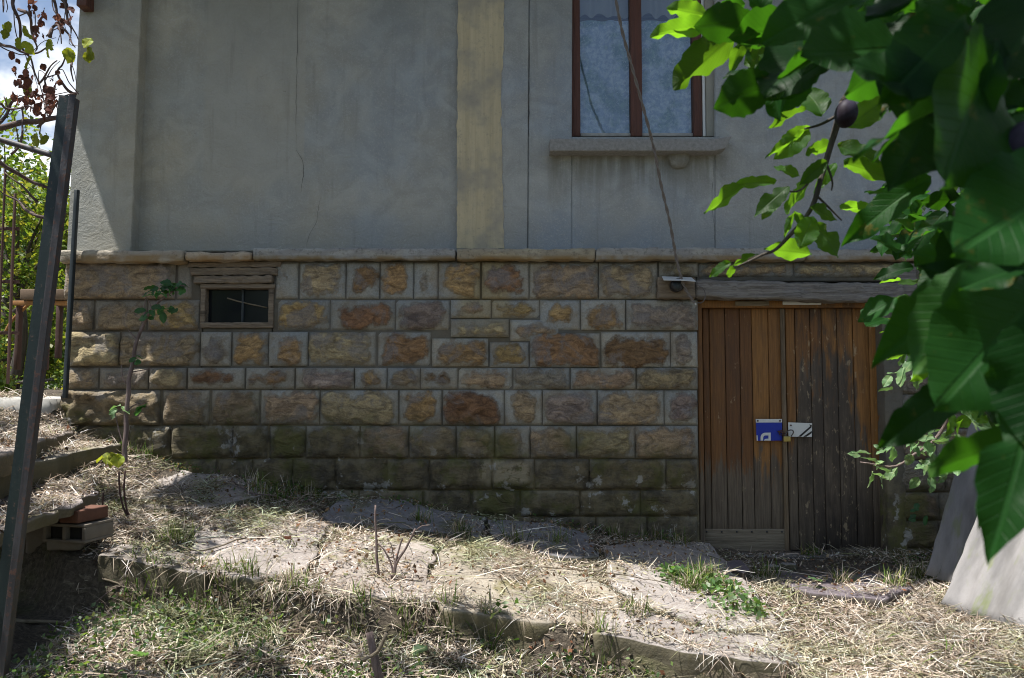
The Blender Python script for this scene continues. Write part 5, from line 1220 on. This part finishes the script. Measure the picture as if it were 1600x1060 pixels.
# leafy weeds
def weedpos(r, n):
    X_ = []; 
    while sum(len(a) for a in X_) < n:
        x = r.uniform(-2.6, 1.0, n*3); y = r.uniform(2.5, 4.2, n*3); p = fbm(x, y, 2.6, 44)
        k = (r.random(n*3) < sstep(p, .40, .56)*np.where(x < -.3, 1, .3)) & (y < edge_y(x)-.03) & (np.abs(x) < y*.66) & ~onsteps(x, y); X_.append(np.stack([x[k], y[k], H(x[k], y[k])+r.uniform(.0, .11, k.sum())], 1))
    return np.concatenate(X_)[:n]
V, Fa, cc = leafcloud(4200, weedpos, .026, [(.05, .10, .03), (.08, .15, .04), (.035, .07, .03), (.11, .17, .05), (.10, .13, .08)], 4)
tag(np_mesh('ground_weeds', V, Fa, 4, M_card, None, cc), 'low leafy weeds growing through the straw below the path', 'weeds', kind='stuff')
def patchpos(ps):
    def f(r, n):
        out = []; tw = sum(p[4] for p in ps)
        for (a_, b_, rx, ry, wt_2) in ps:
            x0, y0 = ground_hit(a_, b_); m_ = int(n*wt_2/tw); x = r.normal(x0, rx, m_); y = np.minimum(r.normal(y0, ry, m_), 5.53); out.append(np.stack([x, y, H(x, y)+r.uniform(.004, .06, m_)], 1))
        return np.concatenate(out)
    return f
V, Fa, cc = leafcloud(620, patchpos([(1095, 908, .10, .07, 3), (1125, 925, .11, .07, 3), (1150, 950, .09, .09, 3), (1045, 905, .04, .03, 1), (1185, 960, .02, .02, 1), (1062, 905, .04, .03, 1), (780, 990, .05, .05, .5)]), .040, [(.08, .17, .05), (.11, .2, .07), (.06, .12, .04), (.16, .22, .12)], 6)
tag(np_mesh('clover_patch', V, Fa, 4, M_card, None, cc), 'patch of broad green clover leaves on the large slab by the door', 'weeds', kind='stuff')
V, Fa, cc = leafcloud(1000, patchpos([(430, 778, .12, .06, 2), (480, 775, .12, .05, 2), (300, 735, .1, .04, 1), (1000, 838, .15, .04, 1), (1265, 872, .04, .03, 1), (900, 822, .15, .03, 1), (1430, 880, .1, .05, 1), (640, 790, .15, .03, 1), (250, 695, .1, .1, 1)]), .024, [(.05, .10, .03), (.08, .13, .04), (.2, .15, .09)], 8)
tag(np_mesh('wall_foot_weeds', V, Fa, 4, M_card, None, cc), 'dark small weeds along the foot of the stone wall', 'weeds', kind='stuff')
# a few fallen leaves one can tell apart
FL = 'fallen leaves lying on the ground'
for k, (px_, py_, kd, sz, lab) in enumerate(((1282, 915, 'pale', .11, 'pale upturned leaf on the dark slate slab'), (215, 720, 'pale', .08, 'pale leaf on the litter by the sapling'), (645, 1030, 'pale', .09, 'pale grey leaf at the bottom centre left'), (295, 972, 'yel', .04, 'tiny yellow leaf in the lower left weeds'), (230, 1035, 'pale', .09, 'greyish leaf among the lower left weeds'), (880, 1040, 'pale', .06, 'small pale leaf at the bottom centre'), (310, 1015, 'yel', .05, 'yellow leaf near the bottom left weeds'), (450, 850, 'dry', .06, 'curled brown leaf on the broad flagstone'))):
    gx0, gy0 = ground_hit(px_, py_); z = float(H(np.array([gx0]), np.array([gy0]))[0])+.02
    o = bpy.data.objects.new('fallen_leaf', LM[kd][k % 5]); COL.objects.link(o); o.location = (gx0, gy0, z); o.scale = (sz*1.2, sz, sz); o.rotation_euler = (random.uniform(-.3, .3)+.25, random.uniform(-.3, .3), random.uniform(0, 6)); tag(o, lab, 'leaf', FL)
